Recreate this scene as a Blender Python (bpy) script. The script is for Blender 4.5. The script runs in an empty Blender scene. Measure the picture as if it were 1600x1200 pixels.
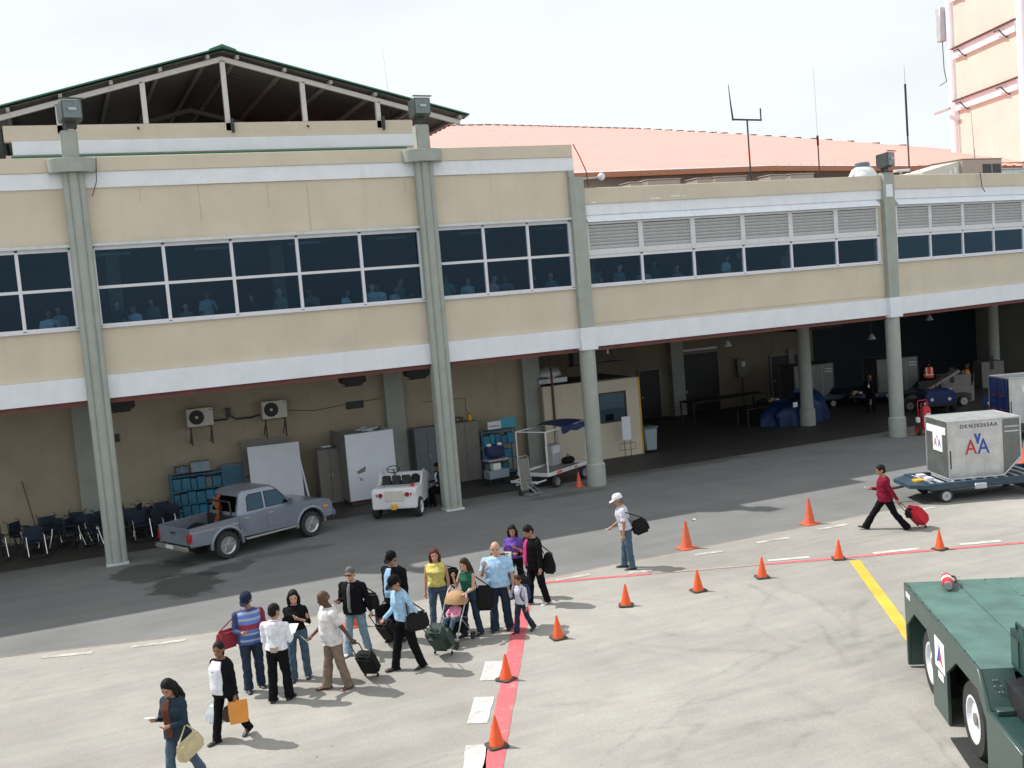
import bpy, bmesh, math, random
from mathutils import Vector, Matrix, Euler
random.seed(7)
PI = math.pi
scene = bpy.context.scene
COL = scene.collection
# ---------------------------------------------------------------- camera
YAW, PITCH, ROLL, EYE = 0.3945, 0.0856, -0.0814, 6.7
_f = Vector((math.sin(YAW)*math.cos(PITCH), math.cos(YAW)*math.cos(PITCH), -math.sin(PITCH)))
_r = Vector((math.cos(YAW), -math.sin(YAW), 0)); _u = _r.cross(_f)
_r2 = _r*math.cos(ROLL)+_u*math.sin(ROLL); _u2 = -_r*math.sin(ROLL)+_u*math.cos(ROLL)
cam = bpy.data.cameras.new('camera'); camo = bpy.data.objects.new('camera', cam); COL.objects.link(camo)
cam.sensor_width = 36; cam.lens = 38.02; cam.clip_end = 5000; cam.clip_start = 0.2
camo.matrix_world = Matrix(((_r2.x, _u2.x, -_f.x, 0), (_r2.y, _u2.y, -_f.y, 0), (_r2.z, _u2.z, -_f.z, EYE), (0, 0, 0, 1)))
scene.camera = camo
scene.render.resolution_x, scene.render.resolution_y = 1024, 768
# ---------------------------------------------------------------- sky and sun
SUN_TO = Vector((-0.55, 0.525, 1.0)).normalized()          # direction towards the sun
SUN_EL = math.asin(SUN_TO.z)
world = bpy.data.worlds.new('World'); scene.world = world; world.use_nodes = True
nt = world.node_tree; nt.nodes.clear()
wo = nt.nodes.new('ShaderNodeOutputWorld'); bg = nt.nodes.new('ShaderNodeBackground')
sky = nt.nodes.new('ShaderNodeTexSky'); sky.sky_type = 'NISHITA'; sky.sun_disc = False
sky.sun_elevation = SUN_EL; sky.sun_rotation = math.atan2(SUN_TO.x, SUN_TO.y)
sky.air_density = 1.0; sky.dust_density = 2.0; sky.ozone_density = 1.0
tc = nt.nodes.new('ShaderNodeTexCoord'); mp = nt.nodes.new('ShaderNodeMapping'); mp.inputs['Scale'].default_value = (1, 1, 3.2)
nz = nt.nodes.new('ShaderNodeTexNoise'); nz.inputs['Scale'].default_value = 1.6; nz.inputs['Detail'].default_value = 5
rp = nt.nodes.new('ShaderNodeMapRange'); rp.inputs[1].default_value = .3; rp.inputs[2].default_value = .62; rp.inputs[3].default_value = .60; rp.inputs[4].default_value = .97
mx = nt.nodes.new('ShaderNodeMix'); mx.data_type = 'RGBA'; mx.inputs['B'].default_value = (8.3, 8.75, 9.0, 1)
nt.links.new(tc.outputs['Generated'], mp.inputs['Vector']); nt.links.new(mp.outputs[0], nz.inputs['Vector'])
nt.links.new(nz.outputs['Fac'], rp.inputs[0]); nt.links.new(rp.outputs[0], mx.inputs['Factor'])
nt.links.new(sky.outputs[0], mx.inputs['A']); nt.links.new(mx.outputs['Result'], bg.inputs['Color'])
bg.inputs['Strength'].default_value = 0.118
nt.links.new(bg.outputs[0], wo.inputs[0])
sl = bpy.data.lights.new('sun', 'SUN'); sl.energy = 4.7; sl.angle = math.radians(.6); sl.color = (1, .975, .94)
so = bpy.data.objects.new('sun', sl); COL.objects.link(so); so.rotation_euler = SUN_TO.to_track_quat('Z', 'Y').to_euler()
so.location = (-30, 60, 60)
vs = scene.view_settings; vs.view_transform = 'Standard'; vs.look = 'None'; vs.exposure = 0.0; vs.gamma = 1; vs.use_curve_mapping = False
# ---------------------------------------------------------------- helpers
class MB:
    def __init__(s): s.v = []; s.f = []
    def add(s, vs, fs, M=None):
        n = len(s.v); s.v += [tuple(M @ Vector(p)) if M else tuple(p) for p in vs]; s.f += [tuple(i+n for i in f) for f in fs]; return s
    def bb(s, x0, x1, y0, y1, z0, z1, M=None):
        return s.add([(x0,y0,z0),(x1,y0,z0),(x1,y1,z0),(x0,y1,z0),(x0,y0,z1),(x1,y0,z1),(x1,y1,z1),(x0,y1,z1)],
              [(3,2,1,0),(4,5,6,7),(0,1,5,4),(1,2,6,5),(2,3,7,6),(3,0,4,7)], M)
    def box(s, c, d, rot=(0,0,0), M=None):
        R = Matrix.Translation(c) @ Euler(rot).to_matrix().to_4x4()
        if M: R = M @ R
        return s.bb(-d[0]/2, d[0]/2, -d[1]/2, d[1]/2, -d[2]/2, d[2]/2, R)
    def rings(s, rs, cap=True, closed=True, M=None):
        n = len(rs[0]); vs = [p for r in rs for p in r]; fs = []
        for k in range(len(rs)-1):
            for i in range(n if closed else n-1):
                j = (i+1) % n; fs.append((k*n+i, k*n+j, (k+1)*n+j, (k+1)*n+i))
        if cap and closed: fs.append(tuple(range(n-1, -1, -1))); fs.append(tuple((len(rs)-1)*n+i for i in range(n)))
        return s.add(vs, fs, M)
    def cyl(s, a, b, r0, r1=None, n=12, M=None):
        r1 = r0 if r1 is None else r1; a = Vector(a); b = Vector(b); d = (b-a).normalized(); q = d.orthogonal().normalized(); w = d.cross(q)
        rg = lambda c, r: [c+(q*math.cos(t*2*PI/n)+w*math.sin(t*2*PI/n))*r for t in range(n)]
        return s.rings([rg(a, r0), rg(b, r1)], M=M)
    def tube(s, pts, r, n=8, M=None):
        P = [Vector(p) for p in pts]; rs = []; q = None
        for i, p in enumerate(P):
            d = (P[min(i+1, len(P)-1)]-P[max(i-1, 0)]).normalized()
            q = d.orthogonal().normalized() if q is None else (q-d*q.dot(d)).normalized()
            w = d.cross(q); rr = r[i] if isinstance(r, (list, tuple)) else r
            rs.append([p+(q*math.cos(t*2*PI/n)+w*math.sin(t*2*PI/n))*rr for t in range(n)])
        return s.rings(rs, M=M)
    def lathe(s, prof, n=16, axis='z', c=(0,0,0), M=None, cap=True):
        c = Vector(c); rs = []
        for r, h in prof:
            ring = []
            for t in range(n):
                a = t*2*PI/n; x, y = r*math.cos(a), r*math.sin(a)
                ring.append(c+Vector({'z': (x,y,h), 'y': (x,h,-y), 'x': (h,x,y)}[axis]))
            rs.append(ring)
        return s.rings(rs, cap, M=M)
    def prism(s, poly, a, b, axis='y', M=None):
        f = {'y': lambda p, t: (p[0], t, p[1]), 'x': lambda p, t: (t, p[0], p[1]), 'z': lambda p, t: (p[0], p[1], t)}[axis]
        return s.rings([[f(p, a) for p in poly], [f(p, b) for p in poly]], M=M)
    def sph(s, c, r, n=10, m=7, M=None):
        c = Vector(c); r = (r, r, r) if not isinstance(r, (tuple, list)) else r
        rs = []
        for k in range(m+1):
            p = -PI/2+PI*(k+.02)/(m+.04)
            rs.append([c+Vector((r[0]*math.cos(p)*math.cos(t*2*PI/n), r[1]*math.cos(p)*math.sin(t*2*PI/n), r[2]*math.sin(p))) for t in range(n)])
        return s.rings(rs, M=M)
    def grid(s, fn, nu, nv):
        vs = [fn(i/nu, j/nv) for j in range(nv+1) for i in range(nu+1)]
        return s.add(vs, [(j*(nu+1)+i, j*(nu+1)+i+1, (j+1)*(nu+1)+i+1, (j+1)*(nu+1)+i) for j in range(nv) for i in range(nu)])
    def mesh(s, name, bevel=0, seg=1, smooth=True):
        me = bpy.data.meshes.new(name); me.from_pydata(s.v, [], s.f)
        bm = bmesh.new(); bm.from_mesh(me); bmesh.ops.recalc_face_normals(bm, faces=bm.faces)
        if bevel:
            ed = [e for e in bm.edges if len(e.link_faces) == 2 and e.calc_face_angle(0) > .5]
            bmesh.ops.bevel(bm, geom=ed, offset=bevel, segments=seg, affect='EDGES', clamp_overlap=True)
        bm.to_mesh(me); bm.free()
        if smooth:
            me.polygons.foreach_set('use_smooth', [True]*len(me.polygons)); me.set_sharp_from_angle(angle=math.radians(38))
        return me
    def build(s, name, mat, parent=None, loc=(0,0,0), rot=(0,0,0), bevel=0, seg=1, smooth=True):
        me = s.mesh(name, bevel, seg, smooth); return link(name, me, mat, parent, loc, rot)
def link(name, me, mat, parent=None, loc=(0,0,0), rot=(0,0,0)):
    if mat and not me.materials: me.materials.append(MAT(mat))
    o = bpy.data.objects.new(name, me); COL.objects.link(o); o.location = loc; o.rotation_euler = rot; o.parent = parent; return o
def tag(o, label=None, cat=None, group=None, kind=None):
    for k, v in (('label', label), ('category', cat), ('group', group), ('kind', kind)):
        if v: o[k] = v
    return o
def thing(name, label, cat, loc=(0,0,0), rz=0, group=None, rot=None):
    o = bpy.data.objects.new(name, None); COL.objects.link(o); o.location = loc; o.rotation_euler = rot or (0, 0, rz); o.empty_display_size = .2
    return tag(o, label, cat, group)
def kids(o): return [c for c in bpy.data.objects if c.parent == o]
def copy_tree(o, loc=None, rz=None, label=None, parent=None, group=None, rot=None):
    c = o.copy(); COL.objects.link(c); c.parent = parent
    if loc is not None: c.location = loc
    if rz is not None: c.rotation_euler = (0, 0, rz)
    if rot is not None: c.rotation_euler = rot
    if label: c['label'] = label
    if group: c['group'] = group
    for k in kids(o): copy_tree(k, parent=c)
    return c
def box(name, mat, parent, x0, x1, y0, y1, z0, z1, bevel=0, **k): return MB().bb(x0, x1, y0, y1, z0, z1).build(name, mat, parent, bevel=bevel, **k)
# ---------------------------------------------------------------- materials
MATS = {}
def srgb(r, g, b): return tuple(((c/255)/12.92 if c/255 <= .04045 else ((c/255+.055)/1.055)**2.4) for c in (r, g, b))
def newmat(key):
    m = bpy.data.materials.new(key); m.use_nodes = True; MATS[key] = m; n = m.node_tree; return m, n, n.nodes['Principled BSDF']
def PM(key, col, rough=.6, metal=0, var=.12, scale=6, bump=0, bscale=60, dirt=0, dcol=(.05, .045, .04), streak=0, spec=.5, coat=0, trans=0):
    m, n, b = newmat(key); L = n.links.new
    b.inputs['Roughness'].default_value = rough; b.inputs['Metallic'].default_value = metal; b.inputs['Specular IOR Level'].default_value = spec
    if coat: b.inputs['Coat Weight'].default_value = coat; b.inputs['Coat Roughness'].default_value = .12
    tc = n.nodes.new('ShaderNodeTexCoord'); nz = n.nodes.new('ShaderNodeTexNoise'); nz.inputs['Scale'].default_value = scale; nz.inputs['Detail'].default_value = 6; nz.inputs['Roughness'].default_value = .6
    L(tc.outputs['Object'], nz.inputs['Vector'])
    mr = n.nodes.new('ShaderNodeMapRange'); mr.inputs[1].default_value = .3; mr.inputs[2].default_value = .7; mr.inputs[3].default_value = 1-var; mr.inputs[4].default_value = 1+var
    L(nz.outputs['Fac'], mr.inputs[0])
    hv = n.nodes.new('ShaderNodeHueSaturation'); hv.inputs['Color'].default_value = (*col, 1); L(mr.outputs[0], hv.inputs['Value'])
    out = hv.outputs[0]
    def mixin(fac, c, out):
        x = n.nodes.new('ShaderNodeMix'); x.data_type = 'RGBA'; x.inputs['B'].default_value = (*c, 1); L(fac, x.inputs['Factor']); L(out, x.inputs['A']); return x.outputs['Result']
    if dirt:
        d = n.nodes.new('ShaderNodeTexNoise'); d.inputs['Scale'].default_value = scale*.45; d.inputs['Detail'].default_value = 8; d.inputs['Roughness'].default_value = .7
        mpp = n.nodes.new('ShaderNodeMapping'); mpp.inputs['Location'].default_value = (3.1, 7.7, 1.3); L(tc.outputs['Object'], mpp.inputs['Vector']); L(mpp.outputs[0], d.inputs['Vector'])
        r = n.nodes.new('ShaderNodeMapRange'); r.inputs[1].default_value = .5; r.inputs[2].default_value = .8; r.inputs[4].default_value = dirt; L(d.outputs['Fac'], r.inputs[0]); out = mixin(r.outputs[0], dcol, out)
    if streak:
        mpp = n.nodes.new('ShaderNodeMapping'); mpp.inputs['Scale'].default_value = (2.2, 2.2, .12); L(tc.outputs['Object'], mpp.inputs['Vector'])
        d = n.nodes.new('ShaderNodeTexNoise'); d.inputs['Scale'].default_value = 2.0; d.inputs['Detail'].default_value = 6; L(mpp.outputs[0], d.inputs['Vector'])
        r = n.nodes.new('ShaderNodeMapRange'); r.inputs[1].default_value = .55; r.inputs[2].default_value = .78; r.inputs[4].default_value = streak; L(d.outputs['Fac'], r.inputs[0]); out = mixin(r.outputs[0], dcol, out)
    L(out, b.inputs['Base Color'])
    rr = n.nodes.new('ShaderNodeMapRange'); rr.inputs[3].default_value = max(rough-.1, .03); rr.inputs[4].default_value = min(rough+.12, 1); L(nz.outputs['Fac'], rr.inputs[0]); L(rr.outputs[0], b.inputs['Roughness'])
    if bump:
        bn = n.nodes.new('ShaderNodeTexNoise'); bn.inputs['Scale'].default_value = bscale; bn.inputs['Detail'].default_value = 5; L(tc.outputs['Object'], bn.inputs['Vector'])
        bp = n.nodes.new('ShaderNodeBump'); bp.inputs['Strength'].default_value = bump; bp.inputs['Distance'].default_value = .02; L(bn.outputs['Fac'], bp.inputs['Height']); L(bp.outputs[0], b.inputs['Normal'])
    return m
def MAT(k):
    if not isinstance(k, str): return k
    if k in MATS: return MATS[k]
    raise KeyError(k)
def CLOTH(col, key=None, var=.2):
    key = key or 'cloth_%d_%d_%d' % tuple(int(c*255) for c in col)
    if key not in MATS: PM(key, col, rough=.9, var=var, scale=14, bump=.35, bscale=38, spec=.12)
    return key
PM('stucco', (.645, .572, .455), rough=.85, var=.06, scale=.8, bump=.25, bscale=90, dirt=.22, dcol=(.47, .40, .31), streak=.17, spec=.3)
PM('stucco_dim', (.43, .37, .27), rough=.85, var=.08, scale=1.0, bump=.25, bscale=90, dirt=.22, dcol=(.22, .18, .12), streak=.18, spec=.3)  # darker copy of stucco: ground-floor shade is put into its colour
PM('band_white', (.79, .82, .86), rough=.7, var=.05, scale=2, bump=.15, bscale=80, dirt=.10, dcol=(.4, .38, .35), streak=.14, spec=.3)
PM('sage', (.37, .395, .355), rough=.75, var=.08, scale=2.5, bump=.2, bscale=70, dirt=.16, dcol=(.2, .2, .17), streak=.2, spec=.3)
PM('frame_white', (.70, .70, .74), rough=.45, var=.05, scale=8, dirt=.12, dcol=(.35, .33, .3))
PM('ledge_white', (.62, .65, .65), rough=.7, var=.1, scale=5, dirt=.45, dcol=(.3, .29, .24), bump=.2)
PM('louvre', (.68, .69, .70), rough=.5, var=.06, scale=5, dirt=.2, dcol=(.35, .34, .32))
PM('louvre_back', (.30, .30, .30), rough=.8)
PM('soffit', (.16, .055, .045), rough=.8, var=.2, scale=3)
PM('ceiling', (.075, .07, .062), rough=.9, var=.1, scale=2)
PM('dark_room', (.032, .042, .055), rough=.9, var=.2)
PM('hall_floor', (.12, .12, .12), rough=.5)
PM('roof_deck', (.3, .29, .27), rough=.9)
PM('roof_pink', (.80, .345, .285), rough=.5, var=.06, scale=.5, dirt=.15, dcol=(.73, .31, .255))
PM('roof_edge', (.42, .17, .09), rough=.6, var=.12)
PM('moss', (.16, .15, .12), rough=.95, var=.3, scale=3)
PM('green_sheet', (.03, .16, .09), rough=.5, var=.1)
PM('canopy_under', (.20, .20, .19), rough=.6, var=.15, scale=2)
PM('white_steel', (.62, .60, .58), rough=.5, var=.08, dirt=.25, dcol=(.3, .25, .2))
PM('purlin', (.40, .38, .36), rough=.6)
PM('tower_cream', (.58, .565, .48), rough=.85, var=.06, scale=.7, dirt=.12, dcol=(.55, .48, .38), streak=.15)
PM('tower_white', (.78, .78, .83), rough=.7, var=.05, scale=1, dirt=.12, dcol=(.4, .36, .33))
PM('rust', (.12, .065, .048), rough=.85, var=.3, scale=8)
PM('steel', (.42, .42, .43), rough=.4, metal=.7, var=.12)
PM('chrome', (.75, .75, .77), rough=.18, metal=1, var=.05)
PM('dark_metal', (.035, .036, .038), rough=.5, var=.2)
PM('black', (.018, .018, .02), rough=.55, var=.25)
PM('rubber', (.028, .028, .028), rough=.85, var=.25, scale=12, dirt=.3, dcol=(.1, .095, .085))
PM('lamp_housing', (.06, .075, .07), rough=.45, var=.2)
PM('galv', (.50, .53, .56), rough=.45, metal=.35, var=.12, scale=3, dirt=.2, dcol=(.3, .28, .25))
PM('ac_cream', (.62, .59, .52), rough=.55, var=.05, dirt=.15, dcol=(.35, .3, .24))
PM('ac_tan', (.40, .33, .28), rough=.6, var=.08, dirt=.2, dcol=(.25, .2, .16))
PM('white_paint', (.74, .75, .77), rough=.5, var=.06, scale=3, dirt=.3, dcol=(.33, .31, .28))
PM('white_board', (.76, .80, .86), rough=.55, var=.04, scale=2, dirt=.18, dcol=(.5, .5, .5))
PM('cab_grey', (.21, .20, .18), rough=.5, var=.1, scale=4, dirt=.2)
PM('cab_blue', (.13, .17, .20), rough=.5, var=.1, scale=4, dirt=.2)
PM('shelf_blue', (.04, .17, .27), rough=.5, var=.15)
PM('teal_board', (.06, .36, .50), rough=.5, var=.06)
PM('tarp_blue', (.008, .032, .12), rough=.55, var=.2, scale=3, bump=.5, bscale=6)
PM('tug_green', (.031, .066, .057), rough=.38, var=.12, scale=3, dirt=.18, dcol=(.09, .15, .12), coat=.2, bump=.06, bscale=8)  # darker than the deck: the tractor's shadow side is put into the colour
PM('tug_deck', (.07, .15, .125), rough=.45, var=.28, scale=2.2, dirt=.65, dcol=(.125, .235, .20), bump=.15, bscale=25)
PM('tug_dark', (.012, .045, .04), rough=.5, var=.2, scale=3)
PM('blue_paint', (.010, .03, .13), rough=.42, var=.15, scale=4, dirt=.2)
PM('dolly_blue', (.022, .055, .085), rough=.5, var=.2, scale=4, dirt=.35, dcol=(.14, .13, .11))
PM('alu', (.56, .57, .57), rough=.40, metal=.65, var=.16, scale=2.5, dirt=.5, dcol=(.36, .35, .33), bump=.3, bscale=4)
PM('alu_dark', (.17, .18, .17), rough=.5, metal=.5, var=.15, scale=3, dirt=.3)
PM('truck_paint', (.235, .265, .325), rough=.30, metal=.45, var=.06, scale=2, dirt=.2, dcol=(.19, .18, .17), coat=.5)
PM('truck_trim', (.30, .29, .27), rough=.5, var=.1)
PM('cone_orange', (.85, .115, .025), rough=.55, var=.10, scale=9, dirt=.5, dcol=(.4, .1, .05))
PM('cone_orange_old', (.66, .125, .055), rough=.65, var=.12, scale=9, dirt=.35, dcol=(.28, .1, .06))
PM('cone_base', (.07, .062, .05), rough=.9, var=.2, scale=12)
PM('red_paint', (.55, .02, .03), rough=.4, var=.12, dirt=.15)
PM('red_fabric', (.55, .012, .03), rough=.75, var=.12, scale=10, bump=.2)
PM('yellow_paint', (.75, .42, .03), rough=.6, var=.1)
PM('amber', (.75, .28, .04), rough=.4)
PM('tail_red', (.35, .01, .015), rough=.25)
PM('paper', (.80, .82, .80), rough=.8, var=.03)
PM('bag_beige', (.55, .45, .26), rough=.6, var=.12, scale=12, bump=.3)
PM('bag_plastic', (.62, .68, .70), rough=.4, var=.12, scale=10, bump=.5, bscale=14)
PM('bag_orange', (.72, .29, .05), rough=.6, var=.08)
PM('bag_black', (.011, .011, .012), spec=.2, rough=.75, var=.3, scale=12, bump=.3)
PM('bag_green', (.02, .045, .035), rough=.7, var=.3, scale=10, bump=.3)
PM('bag_brown', (.05, .03, .02), rough=.7, var=.3)
PM('bag_red', (.26, .02, .035), rough=.7, var=.2)
PM('bag_navy', (.02, .035, .10), rough=.7, var=.2)
PM('stroller_tan', (.42, .25, .12), rough=.8, var=.15)
PM('pink', (.78, .30, .46), rough=.8, var=.1)
PM('logo_red', (.55, .03, .04), rough=.5); PM('logo_blue', (.02, .07, .38), rough=.5); PM('ink', (.04, .045, .06), rough=.6, var=.25)
PM('vest_red', (.80, .05, .03), rough=.6); PM('vest_orange', (.85, .24, .03), rough=.6); PM('reflective', (.8, .8, .7), rough=.4)
PM('crate_blue', (.035, .22, .36), rough=.5, var=.12); PM('stucco_shaded', (.24, .205, .15), rough=.9, var=.15, scale=1, dirt=.4, dcol=(.12, .1, .08), streak=.3); PM('orange_dark', (.30, .09, .03), rough=.8, var=.4, scale=9); PM('wheelchair_blue', (.012, .024, .05), rough=.6, var=.2)  # the stucco here is a darker copy, with the covered bay's shade painted in
PM('wood', (.13, .07, .04), rough=.8, var=.2)
PM('lens', (.16, .20, .20), rough=.15, metal=.3, var=.3, scale=14)
PM('plastic_grey', (.28, .33, .38), rough=.5)
PM('eye_dark', (.02, .015, .012), rough=.3); PM('lip', (.30, .10, .08), rough=.6)
def glassmat(key, tint, refl=.22, rough=.03):
    m, n, b = newmat(key); n.nodes.remove(b); L = n.links.new
    t = n.nodes.new('ShaderNodeBsdfTransparent'); t.inputs[0].default_value = (*tint, 1)
    g = n.nodes.new('ShaderNodeBsdfGlossy'); g.inputs['Roughness'].default_value = rough; g.inputs[0].default_value = (.42, .72, 1.0, 1)
    lw = n.nodes.new('ShaderNodeFresnel'); lw.inputs[0].default_value = 1.5; mu = n.nodes.new('ShaderNodeMath'); mu.operation = 'MULTIPLY'; mu.inputs[1].default_value = refl*4
    ge = n.nodes.new('ShaderNodeNewGeometry'); iv = n.nodes.new('ShaderNodeMath'); iv.operation = 'SUBTRACT'; iv.inputs[0].default_value = 1; L(ge.outputs['Backfacing'], iv.inputs[1]); m3 = n.nodes.new('ShaderNodeMath'); m3.operation = 'MULTIPLY'; L(iv.outputs[0], m3.inputs[1])
    mxs = n.nodes.new('ShaderNodeMixShader'); L(lw.outputs[0], mu.inputs[0]); L(mu.outputs[0], m3.inputs[0]); L(m3.outputs[0], mxs.inputs[0]); L(t.outputs[0], mxs.inputs[1]); L(g.outputs[0], mxs.inputs[2]); L(mxs.outputs[0], n.nodes['Material Output'].inputs[0])
glassmat('glass', (.56, .69, .75), .24); glassmat('car_glass', (.10, .13, .12), .5)
# ---------------------------------------------------------------- ground
def N(n, t, **kw):
    x = n.nodes.new(t)
    for k, v in kw.items():
        if hasattr(x, k): setattr(x, k, v)
        else: x.inputs[k].default_value = v
    return x
def ground_mats():
    # asphalt
    m, n, b = newmat('asphalt'); L = n.links.new; tc = N(n, 'ShaderNodeTexCoord')
    a = N(n, 'ShaderNodeTexNoise', Scale=.35, Detail=8, Roughness=.65); L(tc.outputs['Object'], a.inputs['Vector'])
    f = N(n, 'ShaderNodeTexNoise', Scale=45, Detail=4, Roughness=.7); L(tc.outputs['Object'], f.inputs['Vector'])
    mpp = N(n, 'ShaderNodeMapping'); mpp.inputs['Scale'].default_value = (.25, 2.2, 1); mpp.inputs['Rotation'].default_value = (0, 0, .12); L(tc.outputs['Object'], mpp.inputs[0])
    st = N(n, 'ShaderNodeTexNoise', Scale=.8, Detail=6); L(mpp.outputs[0], st.inputs['Vector'])
    r1 = N(n, 'ShaderNodeValToRGB'); r1.color_ramp.elements[0].position = .3; r1.color_ramp.elements[0].color = (.145, .146, .143, 1); r1.color_ramp.elements[1].position = .72; r1.color_ramp.elements[1].color = (.200, .198, .190, 1)
    L(a.outputs['Fac'], r1.inputs[0])
    mr = N(n, 'ShaderNodeMapRange'); mr.inputs[1].default_value = .35; mr.inputs[2].default_value = .65; mr.inputs[3].default_value = .86; mr.inputs[4].default_value = 1.14; L(f.outputs['Fac'], mr.inputs[0])
    ms = N(n, 'ShaderNodeMapRange'); ms.inputs[1].default_value = .3; ms.inputs[2].default_value = .7; ms.inputs[3].default_value = .93; ms.inputs[4].default_value = 1.06; L(st.outputs['Fac'], ms.inputs[0])
    mm = N(n, 'ShaderNodeMath', operation='MULTIPLY'); L(mr.outputs[0], mm.inputs[0]); L(ms.outputs[0], mm.inputs[1])
    dn = N(n, 'ShaderNodeTexNoise', Scale=1.4, Detail=6, Roughness=.6); L(tc.outputs['Object'], dn.inputs['Vector']); wet = None
    for cx, cy, rx, ry, dk in ((2.35, 28.1, .95, 1.35, .62), (1.7, 30.2, 1.1, 1.2, .55), (3.6, 29.2, .8, .7, .5), (11.9, 34.2, .8, .4, .5), (-1.3, 33.9, 1.2, .5, .4), (8.3, 33.7, 1.2, .4, .45), (5.2, 29.9, 1.5, .35, .3), (14.6, 31.4, 1.6, .35, .3), (20, 33, 3, .5, .3)):
        vm = N(n, 'ShaderNodeMapping'); vm.inputs['Location'].default_value = (-cx/rx, -cy/ry, 0); vm.inputs['Scale'].default_value = (1/rx, 1/ry, 0); L(tc.outputs['Object'], vm.inputs[0])
        ln = N(n, 'ShaderNodeVectorMath', operation='LENGTH'); L(vm.outputs[0], ln.inputs[0])
        ad = N(n, 'ShaderNodeMath', operation='MULTIPLY_ADD'); L(dn.outputs['Fac'], ad.inputs[0]); ad.inputs[1].default_value = 1.7; L(ln.outputs['Value'], ad.inputs[2])
        q = N(n, 'ShaderNodeMapRange'); q.interpolation_type = 'SMOOTHSTEP'; q.inputs[1].default_value = 1.62; q.inputs[2].default_value = 1.92; q.inputs[3].default_value = 1-dk; q.inputs[4].default_value = 1; L(ad.outputs[0], q.inputs[0])
        m2 = N(n, 'ShaderNodeMath', operation='MULTIPLY'); L(mm.outputs[0], m2.inputs[0]); L(q.outputs[0], m2.inputs[1]); mm = m2
    h = N(n, 'ShaderNodeHueSaturation'); L(r1.outputs[0], h.inputs['Color']); L(mm.outputs[0], h.inputs['Value']); L(h.outputs[0], b.inputs['Base Color']); b.inputs['Roughness'].default_value = .85
    bp = N(n, 'ShaderNodeBump', Strength=.3, Distance=.01); L(f.outputs['Fac'], bp.inputs['Height']); L(bp.outputs[0], b.inputs['Normal'])
    # concrete apron with tyre marks, stains and specks
    m, n, b = newmat('concrete'); L = n.links.new; tc = N(n, 'ShaderNodeTexCoord'); sep = N(n, 'ShaderNodeSeparateXYZ'); L(tc.outputs['Object'], sep.inputs[0])
    a = N(n, 'ShaderNodeTexNoise', Scale=.5, Detail=9, Roughness=.62); L(tc.outputs['Object'], a.inputs['Vector'])
    mpp = N(n, 'ShaderNodeMapping'); mpp.inputs['Rotation'].default_value = (0, 0, .55); mpp.inputs['Scale'].default_value = (.3, 2.6, 1); L(tc.outputs['Object'], mpp.inputs[0])
    st = N(n, 'ShaderNodeTexNoise', Scale=1.1, Detail=8, Roughness=.65, Distortion=.6); L(mpp.outputs[0], st.inputs['Vector'])
    f = N(n, 'ShaderNodeTexNoise', Scale=60, Detail=3); L(tc.outputs['Object'], f.inputs['Vector'])
    r1 = N(n, 'ShaderNodeValToRGB'); e = r1.color_ramp.elements; e[0].position = .28; e[0].color = (.295, .280, .252, 1); e[1].position = .74; e[1].color = (.39, .372, .334, 1); L(a.outputs['Fac'], r1.inputs[0])
    val = None
    def mul(x):
        nonlocal val
        if val is None: val = x; return
        q = N(n, 'ShaderNodeMath', operation='MULTIPLY'); L(val, q.inputs[0]); L(x, q.inputs[1]); val = q.outputs[0]
    def rng(src, a0, a1, b0, b1, sm=True):
        q = N(n, 'ShaderNodeMapRange'); q.interpolation_type = 'SMOOTHSTEP' if sm else 'LINEAR'
        for i, v in enumerate((a0, a1, b0, b1)): q.inputs[i+1].default_value = v
        L(src, q.inputs[0]); return q.outputs[0]
    mul(rng(st.outputs['Fac'], .3, .7, .93, 1.05)); mul(rng(f.outputs['Fac'], .3, .7, .89, 1.10))
    vo = N(n, 'ShaderNodeTexVoronoi', Scale=1.7); L(tc.outputs['Object'], vo.inputs['Vector'])
    msk = N(n, 'ShaderNodeTexNoise', Scale=9, Detail=2); L(tc.outputs['Object'], msk.inputs['Vector'])
    sp = rng(vo.outputs['Distance'], .022, .05, 1, 0); sm = rng(msk.outputs['Fac'], .46, .52, 0, .6)
    q = N(n, 'ShaderNodeMath', operation='MULTIPLY'); L(sp, q.inputs[0]); L(sm, q.inputs[1]); q2 = N(n, 'ShaderNodeMath', operation='SUBTRACT'); q2.inputs[0].default_value = 1; L(q.outputs[0], q2.inputs[1]); mul(q2.outputs[0])
    wn = N(n, 'ShaderNodeTexNoise', Scale=.9, Detail=5); L(tc.outputs['Object'], wn.inputs['Vector'])
    tn = N(n, 'ShaderNodeTexNoise', Scale=3.0, Detail=7, Roughness=.7); L(tc.outputs['Object'], tn.inputs['Vector'])
    #      centre        radius width dark   angle range handled by noise
    arcs = [((13.5, 5.5), 9.6, .22, .30), ((13.5, 5.5), 10.1, .16, .24), ((16.5, 22.5), 8.2, .20, .28), ((16.5, 22.5), 8.9, .25, .20), ((4.0, 6.0), 8.7, .14, .24),
            ((5.5, 19.0), 7.6, .18, .28), ((5.5, 19.0), 8.1, .15, .22), ((11.0, 22.0), 7.7, .35, .26), ((20.0, 9.5), 9.4, .20, .26), ((20.0, 9.5), 11.3, .18, .2), ((-3, 12), 13.2, .3, .22), ((25, 19), 15.0, .25, .22), ((-14, 30), 19.5, .2, .16), ((8.6, 6.5), 6.6, .3, .3), ((9.4, 12.2), 2.2, .35, .16), ((14.5, 3.5), 12.4, .12, .3), ((14.5, 3.5), 12.7, .10, .3), ((2.2, 15.2), 9.3, .10, .3), ((17, 16), 5.2, .12, .26), ((17, 16), 5.5, .10, .26), ((2.6, 21.2), 1.9, .22, -.16), ((2.6, 21.2), 2.3, .14, -.16), ((4.6, 23.4), 2.7, .18, -.14), ((9.5, 8), 7.5, .5, .14)]
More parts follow.
